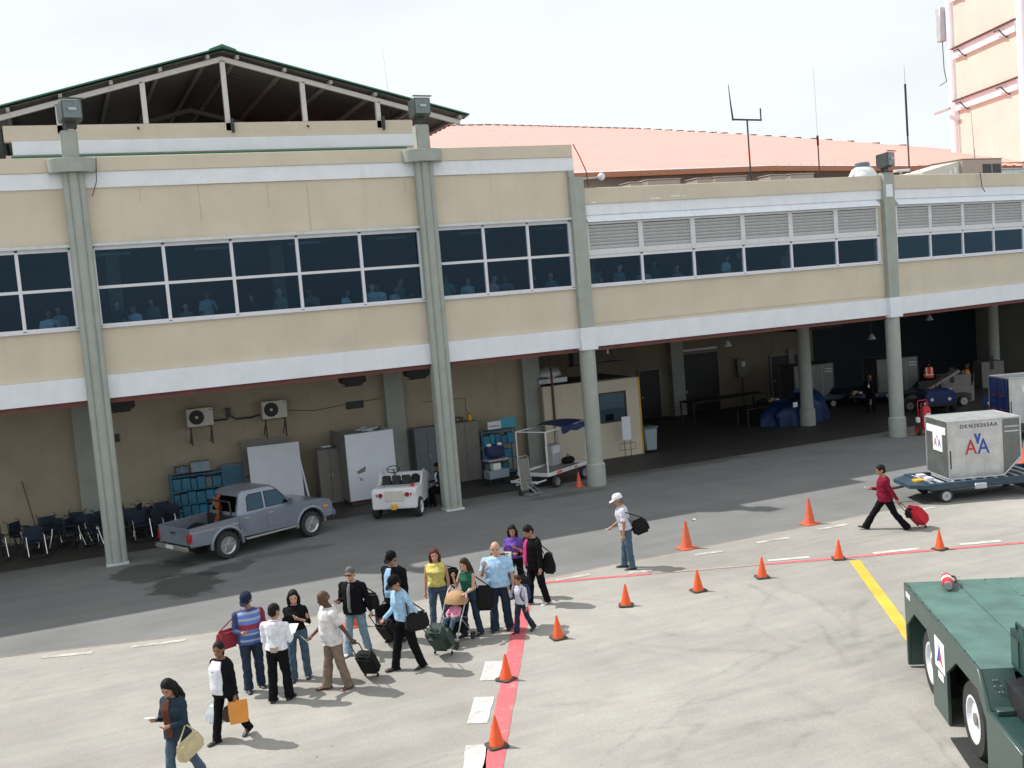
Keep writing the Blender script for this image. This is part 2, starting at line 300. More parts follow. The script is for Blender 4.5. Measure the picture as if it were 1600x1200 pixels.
    for (cx, cy), r, w, dk in arcs:
        sx = N(n, 'ShaderNodeMath', operation='SUBTRACT'); L(sep.outputs[0], sx.inputs[0]); sx.inputs[1].default_value = cx
        sy = N(n, 'ShaderNodeMath', operation='SUBTRACT'); L(sep.outputs[1], sy.inputs[0]); sy.inputs[1].default_value = cy
        cv = N(n, 'ShaderNodeCombineXYZ'); L(sx.outputs[0], cv.inputs[0]); L(sy.outputs[0], cv.inputs[1])
        ln = N(n, 'ShaderNodeVectorMath', operation='LENGTH'); L(cv.outputs[0], ln.inputs[0])
        ad = N(n, 'ShaderNodeMath', operation='MULTIPLY_ADD'); L(wn.outputs['Fac'], ad.inputs[0]); ad.inputs[1].default_value = .5; L(ln.outputs['Value'], ad.inputs[2])
        s2 = N(n, 'ShaderNodeMath', operation='SUBTRACT'); L(ad.outputs[0], s2.inputs[0]); s2.inputs[1].default_value = r+.25
        ab = N(n, 'ShaderNodeMath', operation='ABSOLUTE'); L(s2.outputs[0], ab.inputs[0])
        line = rng(ab.outputs[0], 0, w*.7, dk*.62, 0)
        lmm = N(n, 'ShaderNodeMapping'); lmm.inputs['Location'].default_value = (r*3.7, r*1.9, 0); L(tc.outputs['Object'], lmm.inputs[0]); lnz = N(n, 'ShaderNodeTexNoise', Scale=.32, Detail=3); L(lmm.outputs[0], lnz.inputs['Vector']); lsel = rng(lnz.outputs['Fac'], .47, .60, 0, 1); lq = N(n, 'ShaderNodeMath', operation='MULTIPLY'); L(lsel, lq.inputs[0]); L(rng(tn.outputs['Fac'], .36, .62, .2, 1), lq.inputs[1]); lm = lq.outputs[0]
        q = N(n, 'ShaderNodeMath', operation='MULTIPLY'); L(line, q.inputs[0]); L(lm, q.inputs[1]); q2 = N(n, 'ShaderNodeMath', operation='SUBTRACT'); q2.inputs[0].default_value = 1; L(q.outputs[0], q2.inputs[1]); mul(q2.outputs[0])
    big = N(n, 'ShaderNodeTexNoise', Scale=.16, Detail=4); L(tc.outputs['Object'], big.inputs['Vector']); mul(rng(big.outputs['Fac'], .35, .65, .88, 1.06))
    h = N(n, 'ShaderNodeHueSaturation'); L(r1.outputs[0], h.inputs['Color']); L(val, h.inputs['Value']); L(h.outputs[0], b.inputs['Base Color']); b.inputs['Roughness'].default_value = .9
    b.inputs['Specular IOR Level'].default_value = .25
    bp = N(n, 'ShaderNodeBump', Strength=.25, Distance=.01); L(f.outputs['Fac'], bp.inputs['Height']); L(bp.outputs[0], b.inputs['Normal'])
    # worn road paint: colour over concrete, worn through by noise
    for key, col, lo, hi in (('paint_red', (.64, .125, .14), .30, .46), ('paint_white', (.60, .60, .57), .32, .56), ('paint_white_worn', (.62, .60, .54), .42, .66), ('paint_yellow', (.74, .44, .05), .28, .42), ('paint_red_worn', (.46, .22, .185), .42, .66), ('joint', (.24, .17, .13), .30, .60)):
        m, n, b = newmat(key); L = n.links.new; tc = N(n, 'ShaderNodeTexCoord')
        w = N(n, 'ShaderNodeTexNoise', Scale=3.5, Detail=9, Roughness=.75); L(tc.outputs['Object'], w.inputs['Vector'])
        q = N(n, 'ShaderNodeMapRange'); q.inputs[1].default_value = lo; q.inputs[2].default_value = hi; L(w.outputs['Fac'], q.inputs[0])
        x = N(n, 'ShaderNodeMix', data_type='RGBA'); x.inputs['A'].default_value = (.36, .335, .29, 1); x.inputs['B'].default_value = (*col, 1); L(q.outputs[0], x.inputs['Factor'])
        v = N(n, 'ShaderNodeTexNoise', Scale=1.3, Detail=5); L(tc.outputs['Object'], v.inputs['Vector']); q = N(n, 'ShaderNodeMapRange'); q.inputs[1].default_value = .3; q.inputs[2].default_value = .7; q.inputs[3].default_value = .84; q.inputs[4].default_value = 1.1; L(v.outputs['Fac'], q.inputs[0])
        h = N(n, 'ShaderNodeHueSaturation'); L(x.outputs['Result'], h.inputs['Color']); L(q.outputs[0], h.inputs['Value']); L(h.outputs[0], b.inputs['Base Color']); b.inputs['Roughness'].default_value = .8
    # damp asphalt
    PM('rust_and_shadow', (.50, .385, .25), rough=.9, var=.25, scale=9); PM('wet', (.035, .036, .036), rough=.55, var=.35, scale=2.5, dirt=.5, dcol=(.07, .07, .068)); PM('oil', (.055, .052, .048), rough=.6, var=.4, scale=3)
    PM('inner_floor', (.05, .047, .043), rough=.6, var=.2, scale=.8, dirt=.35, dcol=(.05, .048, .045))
ground_mats()
def sheet(name, pts, z, mat, kind='structure'):
    return tag(MB().add([(x, y, z) for x, y in pts], [tuple(range(len(pts)))]).build(name, mat, smooth=False), kind=kind)
sheet('ground', [(-1500, -1500), (1500, -1500), (1500, 1500), (-1500, 1500)], 0, 'asphalt')
EDGE = [(-120, 40), (-14, 26.6), (-1.8, 24.5), (2, 23.46), (6.7, 22.80), (9.9, 22.6), (14.4, 22.62), (19.6, 22.7), (24.5, 22.4), (40, 21.9), (200, 18)]
sheet('apron_pavement', [(-120, -150)]+[(200, -150)]+EDGE[::-1], .006, 'concrete')
MB().add([(x, y, .010) for x, y in EDGE]+[(x, y+.06, .010) for x, y in EDGE], [(i, i+1, i+1+len(EDGE), i+len(EDGE)) for i in range(len(EDGE)-1)]).build('pavement_joint', 'joint', smooth=False)['kind'] = 'structure'
def stripe(name, a, b, w, mat, z=.014):
    a = Vector(a); b = Vector(b); d = (b-a).normalized(); p = Vector((-d.y, d.x))*w/2; n = max(2, int((b-a).length/.25)); q = []; rr = random.Random(int(a.x*97+a.y*13))
    L_ = [a+d*(b-a).length*i/n for i in range(n+1)]
    left = [c+p*(1+rr.uniform(-.07, .05)) for c in L_]; right = [c-p*(1+rr.uniform(-.07, .05)) for c in L_]
    return sheet(name, [tuple(v) for v in left+right[::-1]], z, mat)
stripe('red_line', (4.2, 12.3), (8.75, 21.3), .30, 'paint_red')
stripe('red_line', (9.7, 22.25), (11.95, 21.33), .14, 'paint_red'); stripe('red_line', (11.97, 21.32), (14.3, 20.37), .11, 'paint_red_worn'); stripe('red_line', (14.32, 20.36), (19.95, 18.06), .14, 'paint_red'); stripe('red_line', (19.95, 18.06), (30, 14.0), .13, 'paint_red')
for a, b in (((4.50, 13.40), (5.12, 14.80)), ((5.42, 15.55), (5.92, 16.52)), ((6.28, 17.2), (6.72, 18.05))):
    stripe('white_dash', a, b, .33, 'paint_white')
for a, b in (((-.96, 23.92), (.01, 23.58)), ((.76, 23.45), (1.82, 23.17)), ((5.9, 22.75), (6.7, 22.55)), ((9.96, 22.3), (10.8, 22.2)), ((11.55, 21.72), (12.15, 21.6)), ((13.6, 22.1), (14.3, 21.97)), ((15.4, 22.1), (16.3, 22.0)), ((17.35, 22.2), (18.25, 22.15)), ((20.2, 22.2), (21.2, 22.15)), ((3.2, 22.75), (4.3, 22.6))):
    stripe('white_dash', a, b, .17, 'paint_white_worn')
for a, b in (((18.73, 18.87), (19.66, 18.52)), ((16.78, 19.52), (17.85, 19.18)), ((14.6, 20.55), (15.5, 20.2)), ((20.8, 18.0), (21.8, 17.6))):
    stripe('white_dash', a, b, .16, 'paint_white')
stripe('yellow_line', (16.05, 19.3), (13.2, 14.4), .24, 'paint_yellow')
stripe('yellow_line', (29.25, 32.4), (32.5, 30.2), .14, 'paint_yellow')
def blob(name, c, rx, ry, mat, z, seed, n=60, amp=.28, rot=0):
    rr = random.Random(seed); ph = [rr.uniform(0, 6.28) for _ in range(6)]; pts = []
    for i in range(n):
        t = i*2*PI/n; r = 1+sum(amp/(k+1)*math.sin((k+2)*t+ph[k]) for k in range(6)); x, y = rx*r*math.cos(t), ry*r*math.sin(t)
        pts.append((c[0]+x*math.cos(rot)-y*math.sin(rot), c[1]+x*math.sin(rot)+y*math.cos(rot)))
    return sheet(name, pts, z, mat)
#blob('oil_stain', (11.9, 34.2), .9, .5, 'oil', .012, 12); blob('oil_stain', (-1.3, 33.9), 1.2, .5, 'oil', .012, 15); blob('oil_stain', (8.3, 33.9), 1.0, .4, 'oil', .012, 18)
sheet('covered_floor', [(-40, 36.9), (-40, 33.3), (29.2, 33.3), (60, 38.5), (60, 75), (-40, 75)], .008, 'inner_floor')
# ---------------------------------------------------------------- terminal building
B = thing('terminal_building', 'long two-storey beige airport terminal with white bands, sage columns and dark windows', 'building')
FY = 32.15
B4 = math.radians(9.5); P4 = (29.15, FY, 0)
def bp(name, mat, x0, x1, y0, y1, z0, z1, bay=0, parent=None, bevel=0):
    o = MB().bb(x0, x1, y0, y1, z0, z1).build(name, mat, parent or B, bevel=bevel)
    if bay == 4 and parent is None: o.location = P4; o.rotation_euler = (0, 0, B4)
    return o
XL = -16.0
bays = [(XL, .92, 0), (.92, 10.95, 1), (10.95, 16.15, 2), (16.15, 29.15, 3), (0, 22, 4)]
for x0, x1, k in bays:
    hi = k < 3
    bp('fascia_band', 'band_white', x0+.002, x1-.002, FY-.10, FY+.30, 4.64, 5.28, k)
    bp('soffit_strip', 'soffit', x0, x1, FY+.0, FY+.45, 4.50, 4.638, k)
    bp('spandrel', 'stucco', x0, x1, FY, FY+.30, 5.281, 6.585, k)
    if k == 3: bp('moulding', 'stucco', x0+.3, x1-.3, FY-.035, FY-.001, 5.40, 5.46, k)
    if hi:
        bp('upper_wall', 'stucco', x0, x1, FY, FY+.30, 8.92, 10.449, k)
        bp('cornice_band', 'band_white', x0+.002, x1-.002, FY-.06, FY+.30, 10.45, 10.88, k)
        bp('parapet', 'stucco', x0, x1-(.02 if k == 2 else 0), FY-.10, FY+.35, 10.881, 11.29, k, bevel=.015)
    else:
        bp('cornice_band', 'band_white', x0+.25, x1-.2, FY-.05, FY+.30, 8.98, 9.33, k)
        bp('parapet', 'stucco', x0+.2, x1, FY-.10, FY+.35, 9.331, 9.86, k, bevel=.015)
# side end of the tall part and decks
bp('end_wall', 'stucco', 15.83, 16.13, FY+.352, 37.9, 9.2, 11.29); bp('end_trim', 'band_white', 16.132, 16.17, FY-.05, 37.0, 10.42, 10.9)
bp('roof_deck', 'roof_deck', XL, 15.8, FY+.36, 46, 10.3, 10.5); bp('roof_deck', 'roof_deck', 16.2, 29.15, FY+.36, 46, 9.0, 9.25); bp('roof_deck', 'roof_deck', 0.1, 22, FY+.36-FY, 8, 9.0, 9.248, 4)
def local4(o): o.location = P4; o.rotation_euler = (0, 0, B4); return o
# bay 4 parts were built with FY baked in: shift them so that the bay pivots on its column
for o in kids(B):
    if o.location.x > 20:
        for v in o.data.vertices:
            if v.co.y > 20: v.co.y -= FY
# upper hall inside
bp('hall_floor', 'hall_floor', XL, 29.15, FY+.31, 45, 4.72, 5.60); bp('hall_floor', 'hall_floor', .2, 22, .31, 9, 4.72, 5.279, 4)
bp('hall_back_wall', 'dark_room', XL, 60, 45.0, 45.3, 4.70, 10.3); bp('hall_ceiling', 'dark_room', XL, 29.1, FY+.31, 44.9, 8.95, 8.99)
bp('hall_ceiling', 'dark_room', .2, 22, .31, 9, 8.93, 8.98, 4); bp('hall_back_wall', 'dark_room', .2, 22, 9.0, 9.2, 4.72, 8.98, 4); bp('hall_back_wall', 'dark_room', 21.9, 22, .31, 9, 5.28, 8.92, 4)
for x in (2.0, 7.4, 13.2, 19.6, 25.6): bp('hall_column', 'sage', x-.2, x+.2, 38.0, 38.4, 5.282, 8.94)
for i in range(9): bp('ceiling_lamp', 'frame_white', 1.4+i*3.1, 2.5+i*3.1, 36.9, 37.0, 8.86, 8.945)
def window(edges, zs, k, y0=FY):
    w = MB(); t = .045
    for i, x in enumerate(edges):
        tt = t if 0 < i < len(edges)-1 else t*1.25
        w.bb(x-tt, x+tt, y0-.03, y0+.09, zs[0], zs[-1])
    for i, z in enumerate(zs):
        for a, b in zip(edges[:-1], edges[1:]): w.bb(a+t, b-t, y0-.028, y0+.088, z-(.04 if 0 < i < len(zs)-1 else .05), z+(.04 if 0 < i < len(zs)-1 else .05))
    o = w.build('window', 'frame_white', B)
    if k == 4: local4(o)
    for z0, z1 in zip(zs[:-1], zs[1:]):
        for a, b in zip(edges[:-1], edges[1:]): MB().bb(a+.04, b-.04, y0+.03, y0+.042, z0+.04, z1-.04).build('pane', 'glass', o, smooth=False)
    return o
ledge = lambda x0, x1, z, k: bp('window_head', 'ledge_white', x0, x1, FY-.16 if k != 4 else -.16, FY+.2 if k != 4 else .2, z, z+.09, k, bevel=.01)
def sill(x0, x1, z, k):
    y = FY if k != 4 else 0
    bp('window_sill', 'frame_white', x0, x1, y-.09, y+.1, z-.055, z, k, bevel=.008)
rows = (6.66, 7.72, 8.80)
for edges, k in (([-8.2, -6.33, -4.46, -2.6, -.73, .62], 0), ([1.20, 3.07, 4.95, 6.86, 8.78, 10.67], 1), ([11.26, 12.81, 14.35, 15.86], 2)):
    window(edges, rows, k); ledge(edges[0]-.1, edges[-1]+.08, 8.845, k); sill(edges[0]-.08, edges[-1]+.08, 6.64, k)
bp('jamb', 'stucco', XL, -8.25, FY+.001, FY+.3, 6.586, 8.919); bp('jamb', 'stucco', .67, 1.15, FY+.001, FY+.3, 6.586, 8.919); bp('jamb', 'stucco', 10.73, 11.2, FY+.001, FY+.3, 6.586, 8.919); bp('jamb', 'stucco', 15.92, 16.4, FY+.001, FY+.3, 6.586, 8.919)
e3 = [16.45, 18.5, 20.56, 22.62, 24.67, 26.70, 28.66]; e4 = [.42, 2.45, 4.48, 6.5, 8.55, 10.6, 12.6, 14.6]
slat_me = {}
def louvres(edges, k):
    y = FY if k != 4 else 0
    window(edges, (6.66, 7.60), k, y); sill(edges[0]-.08, edges[-1]+.08, 6.64, k)
    bp('louvre_backing', 'louvre_back', edges[0], edges[-1], y+.10, y+.2, 7.66, 8.72, k)
    for i, (a, b) in enumerate(zip(edges[:-1], edges[1:])):
        f = MB().bb(a, a+.09, y-.05, y+.08, 7.655, 8.73).bb(b-.09+.004, b-.002, y-.05, y+.08, 7.655, 8.73).bb(a+.09, b-.09, y-.045, y+.075, 7.655, 7.84).bb(a+.09, b-.09, y-.045, y+.075, 8.66, 8.73).build('louvre_panel', 'louvre', B)
        if k == 4: local4(f)
        w = round(b-a-.19, 2)
        if w not in slat_me: slat_me[w] = MB().box((0, 0, 0), (w, .13, .018), (math.radians(-42), 0, 0)).mesh('slat')
        for j in range(7): link('slat', slat_me[w], 'louvre', f, ((a+b)/2, y+.012, 7.90+j*.113))
        # sloping white hood over each panel
        h = MB().prism([(y-.22, 8.74), (y-.20, 8.79), (y-.001, 8.979), (y-.001, 8.74)], a+.006, b-.006, 'x').build('hood', 'band_white', B)
        if k == 4: local4(h)
louvres(e3, 3); louvres(e4, 4)
bp('jamb', 'stucco', 28.72, 29.1, FY+.001, FY+.3, 6.586, 8.979); bp('jamb', 'stucco', .02, .36, .001, .3, 6.586, 8.979, 4); bp('jamb', 'stucco', 14.66, 22, .001, .3, 6.586, 8.979, 4)
for x, z0, w in ((7.32, 8.95, .022), (6.15, 9.7, .016), (4.2, 9.4, .014), (10.35, 9.9, .014), (2.6, 10.0, .012), (13.2, 9.9, .012)): bp('rust_streak', 'rust_and_shadow', x, x+w, FY-.003, FY-.0005, z0, 10.449)
for x0, x1 in ((4.0, 7.5), (8.9, 10.6), (11.3, 12.4)): bp('shadow_line', 'rust_and_shadow', x0, x1, FY-.004, FY-.0006, 10.43, 10.4485)  # brown strips paint in the shadow line under the cornice band
for x0, x1, z in ((18.95, 19.35, 9.40), (19.75, 20.1, 9.45), (20.25, 20.35, 9.43), (16.7, 16.85, 9.36)): bp('peeled_paint', 'band_white', x0, x1, FY-.103, FY-.1005, z, z+.035)
for x, zz in ((3.0, 12.55), (8.2, 12.52)): MB().cyl((x, 34.999, zz), (x, 34.9, zz-.05), .03, n=8).build('drain_spout', 'dark_metal', B)
# ----- columns
def fluted(x):
    r = MB()
    for dx, rr, dy in ((-.185, .105, .0), (0, .125, -.06), (.185, .105, .0)):
        r.rings([[(x+dx+rr*math.cos(t*2*PI/14), 31.90+dy+rr*math.sin(t*2*PI/14), z) for t in range(14)] for z in (0.0, 10.83)])
    r.bb(x-.265, x+.265, 31.93, FY+.1, 0, 10.82)
    c = r.build('column', 'sage', B)
    cr = [(x+.62*math.cos(a), 31.98-.46*math.sin(a)) for a in [i*PI/16 for i in range(17)]]+[(x-.62, 32.04), (x+.62, 32.04)]
    MB().prism(cr, 10.84, 11.22, 'z').build('collar', 'sage', c, bevel=.012)
    MB().bb(x-.215, x+.215, 31.72, 32.10, 11.222, 11.96).build('pillar_top', 'sage', c, bevel=.03, seg=2)
    MB().bb(x-.30, x+.30, 31.70, 32.2, 0.0, .05).build('base_pad', 'ledge_white', c)
    return c
for x in (-9.1, .92, 10.95): fluted(x)
def roundcol(x, top, k):
    a = MB().bb(x-.26, x+.24, 31.93, FY+.05, 5.30, top).build('pilaster', 'sage', B, bevel=.01)
    MB().bb(x-.31, x+.29, 31.86, FY+.05, 4.555, 5.299).build('column_block', 'band_white', a, bevel=.01)
    c = MB().lathe([(.27, 0), (.27, 4.56)], 24, c=(x, 32.15, 0)).build('column', 'sage', B)
    MB().lathe([(.325, 0), (.325, .72), (.275, .76)], 24, c=(x, 32.15, 0)).build('base_sleeve', 'sage', c)
    return a
a = roundcol(16.17, 10.22, 3); MB().bb(15.90, 16.10, 31.98, FY+.02, 10.221, 10.43).build('stub', 'sage', a)
a = roundcol(29.12, 9.95, 3); MB().bb(28.9, 29.28, 31.9, FY, 9.0, 9.55).build('column_cap', 'band_white', a, bevel=.04, seg=2)
for x, y in ((29.0, 37.35), (43.6, 41.0), (52, 37.5)):
    c = MB().lathe([(.27, 0), (.27, 4.70)], 20, c=(x, y, 0)).build('column', 'sage', B); MB().lathe([(.33, 0), (.33, .7), (.275, .74)], 20, c=(x, y, 0)).build('base_sleeve', 'sage', c)
# ----- ground floor behind the columns
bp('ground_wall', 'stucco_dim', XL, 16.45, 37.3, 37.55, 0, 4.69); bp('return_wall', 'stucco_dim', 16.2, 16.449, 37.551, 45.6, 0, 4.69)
bp('rear_wall', 'stucco_shaded', 16.45, 36, 45.6, 45.85, 0, 4.69); bp('rear_wall', 'dark_room', 36, 75, 47, 47.3, 0, 4.69); bp('side_wall', 'dark_room', 66, 66.3, 36, 47, 0, 4.69)  # rear walls darkened: the bay's deep shade is put into their colours
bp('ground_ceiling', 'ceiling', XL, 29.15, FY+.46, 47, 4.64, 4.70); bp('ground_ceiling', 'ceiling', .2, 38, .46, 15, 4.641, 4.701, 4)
for x in (.55, 10.85, 16.22): bp('wall_pilaster', 'sage', x-.34, x+.34, 37.0, 37.299, 0, 4.638)
for x in (27.6,): bp('wall_pilaster', 'sage', x-.34, x+.34, 45.2, 45.599, 0, 4.638)
for x0, z0, w, h in ((9.15, 3.02, .62, .26), (1.25, 2.86, .32, .26)):
    v = bp('wall_vent', 'dark_metal', x0, x0+w, 37.25, 37.299, z0, z0+h)
    for i in range(4): MB().bb(x0+.02, x0+w-.02, 37.225, 37.249, z0+.03+i*.055, z0+.05+i*.055).build('vent_blade', 'dark_metal', v)
def door(x0, x1, y, h, mat='dark_metal'):
    d = bp('door', mat, x0, x1, y-.05, y-.002, 0, h); MB().bb(x0-.08, x0-.001, y-.08, y-.003, 0, h+.08).bb(x1+.001, x1+.08, y-.08, y-.003, 0, h+.08).bb(x0, x1, y-.08, y-.003, h+.001, h+.08).build('door_frame', 'cab_grey', d); MB().bb(x0+.08, x0+.14, y-.11, y-.051, 1.0, 1.12).build('door_handle', 'steel', d)
door(25.6, 26.7, 45.6, 2.35, 'black'); door(28.1, 30.1, 45.6, 2.9, 'black')
bp('window_blind', 'louvre', 28.1, 30.1, 45.5, 45.59, 3.05, 3.15); bp('dark_panel', 'black', 28.25, 29.1, 45.55, 45.599, 3.8, 4.4)
door(33.3, 34.3, 45.6, 2.3, 'black'); door(34.7, 35.6, 45.6, 2.3, 'black'); bp('door_pier', 'cab_grey', 34.33, 34.67, 45.45, 45.599, 0, 2.6)
bp('duct', 'black', 33.2, 36.0, 43.2, 45.59, 3.6, 4.3); bp('duct', 'black', 16.8, 20.2, 42.5, 45.5, 3.75, 4.55)
# ----- attic wall behind the parapet
A = MB().bb(-.75, 11.75, 35.0, 35.3, 12.20, 12.66).build('attic_wall', 'stucco', B, bevel=.015)
MB().bb(-.55, 11.75, 34.97, 35.25, 11.80, 12.199).build('attic_band', 'band_white', A); MB().bb(-.75, 11.75, 35.02, 35.3, 10.4, 11.799).build('attic_base', 'stucco', A)
MB().tube([(-.6, 34.8, 11.70), (11.4, 34.8, 11.70)], .045).build('gutter_pipe', 'green_sheet', A)
# ---------------------------------------------------------------- gable canopy above the attic
G = thing('gable_canopy', 'open steel gable roof with green edge sheets and white posts above the parapet', 'roof', (5.7, 35, 12.66))
SL = .266; RZ = 2.18; HW = 8.0; LEN = 17
for sgn in (-1, 1):
    g = MB(); nx = 64
    for side in (0, .05):
        pass
    def fn(u, v, sgn=sgn, off=0): 
        x = u*HW; return (sgn*x, -.25+v*LEN, RZ-SL*x+off)
    g.grid(lambda u, v: fn(u, v), 1, 68)
    for i, v in enumerate(g.v): # corrugation running down the slope
        j = i//2; g.v[i] = (v[0], v[1], v[2]+(.02 if j % 2 else -.02))
    n0 = len(g.v); up = [(x, y, z+.035) for x, y, z in g.v]; g.add(up, [tuple(q) for q in g.f])
    g.build('roof_sheet', 'canopy_under', G, smooth=False)
    MB().prism([(0, RZ+.03), (sgn*HW, RZ-SL*HW+.03), (sgn*HW, RZ-SL*HW+.075), (0, RZ+.075)], -.30, LEN, 'y').build('edge_flashing', 'green_sheet', G)
    for yy, mt in ((.0, 'white_steel'), (8.6, 'purlin')):
        MB().prism([(0, RZ-.30), (sgn*(HW-.25), RZ-SL*(HW-.25)-.30), (sgn*(HW-.25), RZ-SL*(HW-.25)-.15), (0, RZ-.15)], yy, yy+.12, 'y').build('rafter', mt, G)
    for i in range(6):
        x = .45+i*1.45; z = RZ-SL*x
        MB().bb(sgn*x-.05, sgn*x+.05, -.2, LEN-.3, z-.14, z-.03).build('purlin', 'purlin', G)
MB().prism([(-.45, RZ-.08), (0, RZ+.06), (.45, RZ-.08), (.40, RZ+.0), (0, RZ+.15), (-.40, RZ+.0)], -.34, LEN, 'y').build('ridge_cap', 'green_sheet', G)
for i in range(-3, 4):
    x = i*2.45
    if abs(x) > 7: continue
    MB().bb(x-.075, x+.075, .0, .14, (-.25 if i % 2 == 0 else .001), RZ-SL*abs(x)-.28).build('post', 'white_steel', G)
    if i % 2 == 0: MB().bb(x+.08, x+.16, -.12, -.02, -.32, .1).build('bracket', 'dark_metal', G)
MB().bb(-7.6, 7.6, LEN-.3, LEN-.2, -2.2, RZ-SL*7.6).prism([(-7.6, RZ-SL*7.6), (0, RZ-.05), (7.6, RZ-SL*7.6)], LEN-.3, LEN-.2, 'y').build('rear_wall', 'dark_room', G)
MB().bb(-6.5, -6.4, 0.4, LEN-.35, -2.2, -.02).build('side_wall', 'dark_room', G); MB().bb(5.9, 6.0, .4, LEN-.35, -2.2, -.02).build('side_wall', 'dark_room', G)
# ---------------------------------------------------------------- hall with the pink metal roof
Hh = thing('hall_roof', 'wide salmon pink corrugated metal roof of the hall behind the terminal', 'roof', (0, 0, 0))
def ymax(x):
    P = [(0, 69.4), (40, 68.6), (44.6, 64.9), (49, 58.8), (51.6, 51.4), (53, 47.5), (56, 41)]
    for (a, ya), (b, yb) in zip(P[:-1], P[1:]):
        if x <= b: return ya+(yb-ya)*(x-a)/(b-a)
    return 40
def eave(x): return (38.0, 11.07) if x < 28.5 else (38+(x-28.5)*.075, 11.07-(x-28.5)*.022)
g = MB(); step = .16; xs = [5+i*step for i in range(int(51/step))]; vs_ = []
for j in range(9):
    for i, x in enumerate(xs):
        y0, z0 = eave(x); y1 = max(ymax(x), y0+.5); y = y0+(y1-y0)*j/8; z = z0+(y-y0)*.224+(.035 if i % 4 == 0 else 0); vs_.append((x, y, z))
nx = len(xs); g.add(vs_, [(j*nx+i, j*nx+i+1, (j+1)*nx+i+1, (j+1)*nx+i) for j in range(8) for i in range(nx-1)])
g.build('roof_sheet', 'roof_pink', Hh, smooth=False)
for x0, x1 in ((16.5, 28.5), (28.5, 56)):
    (ya, za), (yb, zb) = eave(x0), eave(x1)
    MB().add([(x0, ya-.02, za-.24), (x1, yb-.02, zb-.24), (x1, yb-.02, zb-.03), (x0, ya-.02, za-.03), (x0, ya+.4, za-.24), (x1, yb+.4, zb-.24), (x1, yb+.4, zb-.03), (x0, ya+.4, za-.03)], [(0,1,2,3), (4,5,6,7), (0,1,5,4), (3,2,6,7), (0,3,7,4), (1,2,6,5)]).build('gutter', 'roof_edge', Hh)
xr = [8+i*.6 for i in range(72)]
g = MB()
for x in xr:
    y = ymax(x); z = eave(x)[1]+(y-eave(x)[0])*.224; g.box((x, y, z), (.5, .4, .09), (0, 0, random.uniform(-.1, .1)))
tag(g.build('ridge_tiles', 'moss', Hh), kind='stuff')
MB().bb(16.5, 29, 38.6, 38.8, 9.2, 11.0).build('wall', 'ac_tan', Hh); MB().bb(29.002, 56, 40.3, 40.5, 9.2, 11.05).build('wall', 'ac_tan', Hh)
# ---------------------------------------------------------------- tower
T = thing('tower_block', 'tall cream tower block with white corner columns and stained ledges', 'building', (49.0, 48.0, 0))
td = Vector((46.75-49.0, 41.4-48.0, 0)); tl = td.length; tr = math.atan2(td.y, td.x); T.rotation_euler = (0, 0, tr)
# local x runs along the face towards the camera, local -y is the outward side of the face
MB().bb(-.2, tl+3, .001, 8, 0, 27).build('wall', 'tower_cream', T)
for x in (-.28, 7.15): MB().lathe([(.36, 0), (.36, 27)], 20, c=(x, .1, 0)).build('corner_column', 'tower_white', T)
for z in (18.42, 15.50, 21.6):
    l = MB().bb(.1, 6.75, -.16, 0, z-.62, z-.06).build('ledge_band', 'tower_white', T)
    MB().prism([(-.34, z-.08), (-.34, z-.03), (0, z+.06), (0, z-.08)], .1, 6.75, 'x').build('ledge_sheet', 'rust', l)
    for x in (1.2, 5.6):
        MB().tube([(x-.55, -.36, z-.25), (x+.05, -.42, z-.28), (x+.15, -.25, z-.55), (x+.18, -.02, z-.72)], .035, 6).build('lamp_arm', 'dark_metal', l)
MB().bb(-.95, -.42, -.55, -.12, 19.0, 20.9).build('antenna_panel', 'galv', T, bevel=.03)
MB().tube([(-.75, -.3, 19.0), (-.7, -.3, 17.4), (-.55, -.25, 16.7), (-1.3, -.3, 16.6)], .025, 6).build('cable', 'black', T)
MB().bb(-1.6, .3, -.6, -.5, 14.98, 15.1).build('beam_end', 'purlin', T)
MB().tube([(.28, -.05, 12), (.28, -.05, 15)], .02, 6).build('conduit', 'purlin', T)
# ---------------------------------------------------------------- floodlights on the pillars
def floodlight(loc, label, rz, s=1.0):
    t = thing('floodlight', label, 'floodlight', loc, rz, 'floodlights on the column tops')
    MB().prism([(-.28*s, .07), (-.12*s, .0), (.16*s, .0), (.20*s, .16), (.20*s, .50*s), (-.28*s, .56*s)], -.27*s, .27*s, 'x').build('housing', 'lamp_housing', t, bevel=.015, loc=(0, 0, .18))
    MB().bb(-.235*s, .235*s, -.295*s, -.283*s, .27, .70*s+.02).build('lens', 'lens', t)
    MB().cyl((-.10, -.298*s, .49), (.10, -.298*s, .49), .05, n=12).build('bulb', 'galv', t)
    MB().bb(-.30*s, .30*s, -.35*s, -.26*s, .74*s+.02, .79*s).build('visor', 'lamp_housing', t)
    MB().bb(-.15, .15, -.06, .08, 0.02, .20).tube([(-.1, 0, .02), (-.1, 0, -.06)], .02).tube([(.1, 0, .02), (.1, 0, -.06)], .02).build('bracket', 'dark_metal', t)
floodlight((1.0, 31.85, 12.0), 'floodlight on the column top in front of the gable roof left slope', .25)
floodlight((10.93, 31.85, 12.0), 'floodlight on the column top beside the right eave of the gable roof', .1)
floodlight((29.0, 32.0, 9.93), 'floodlight on the right column beside the white water tank', .35, 1.0)
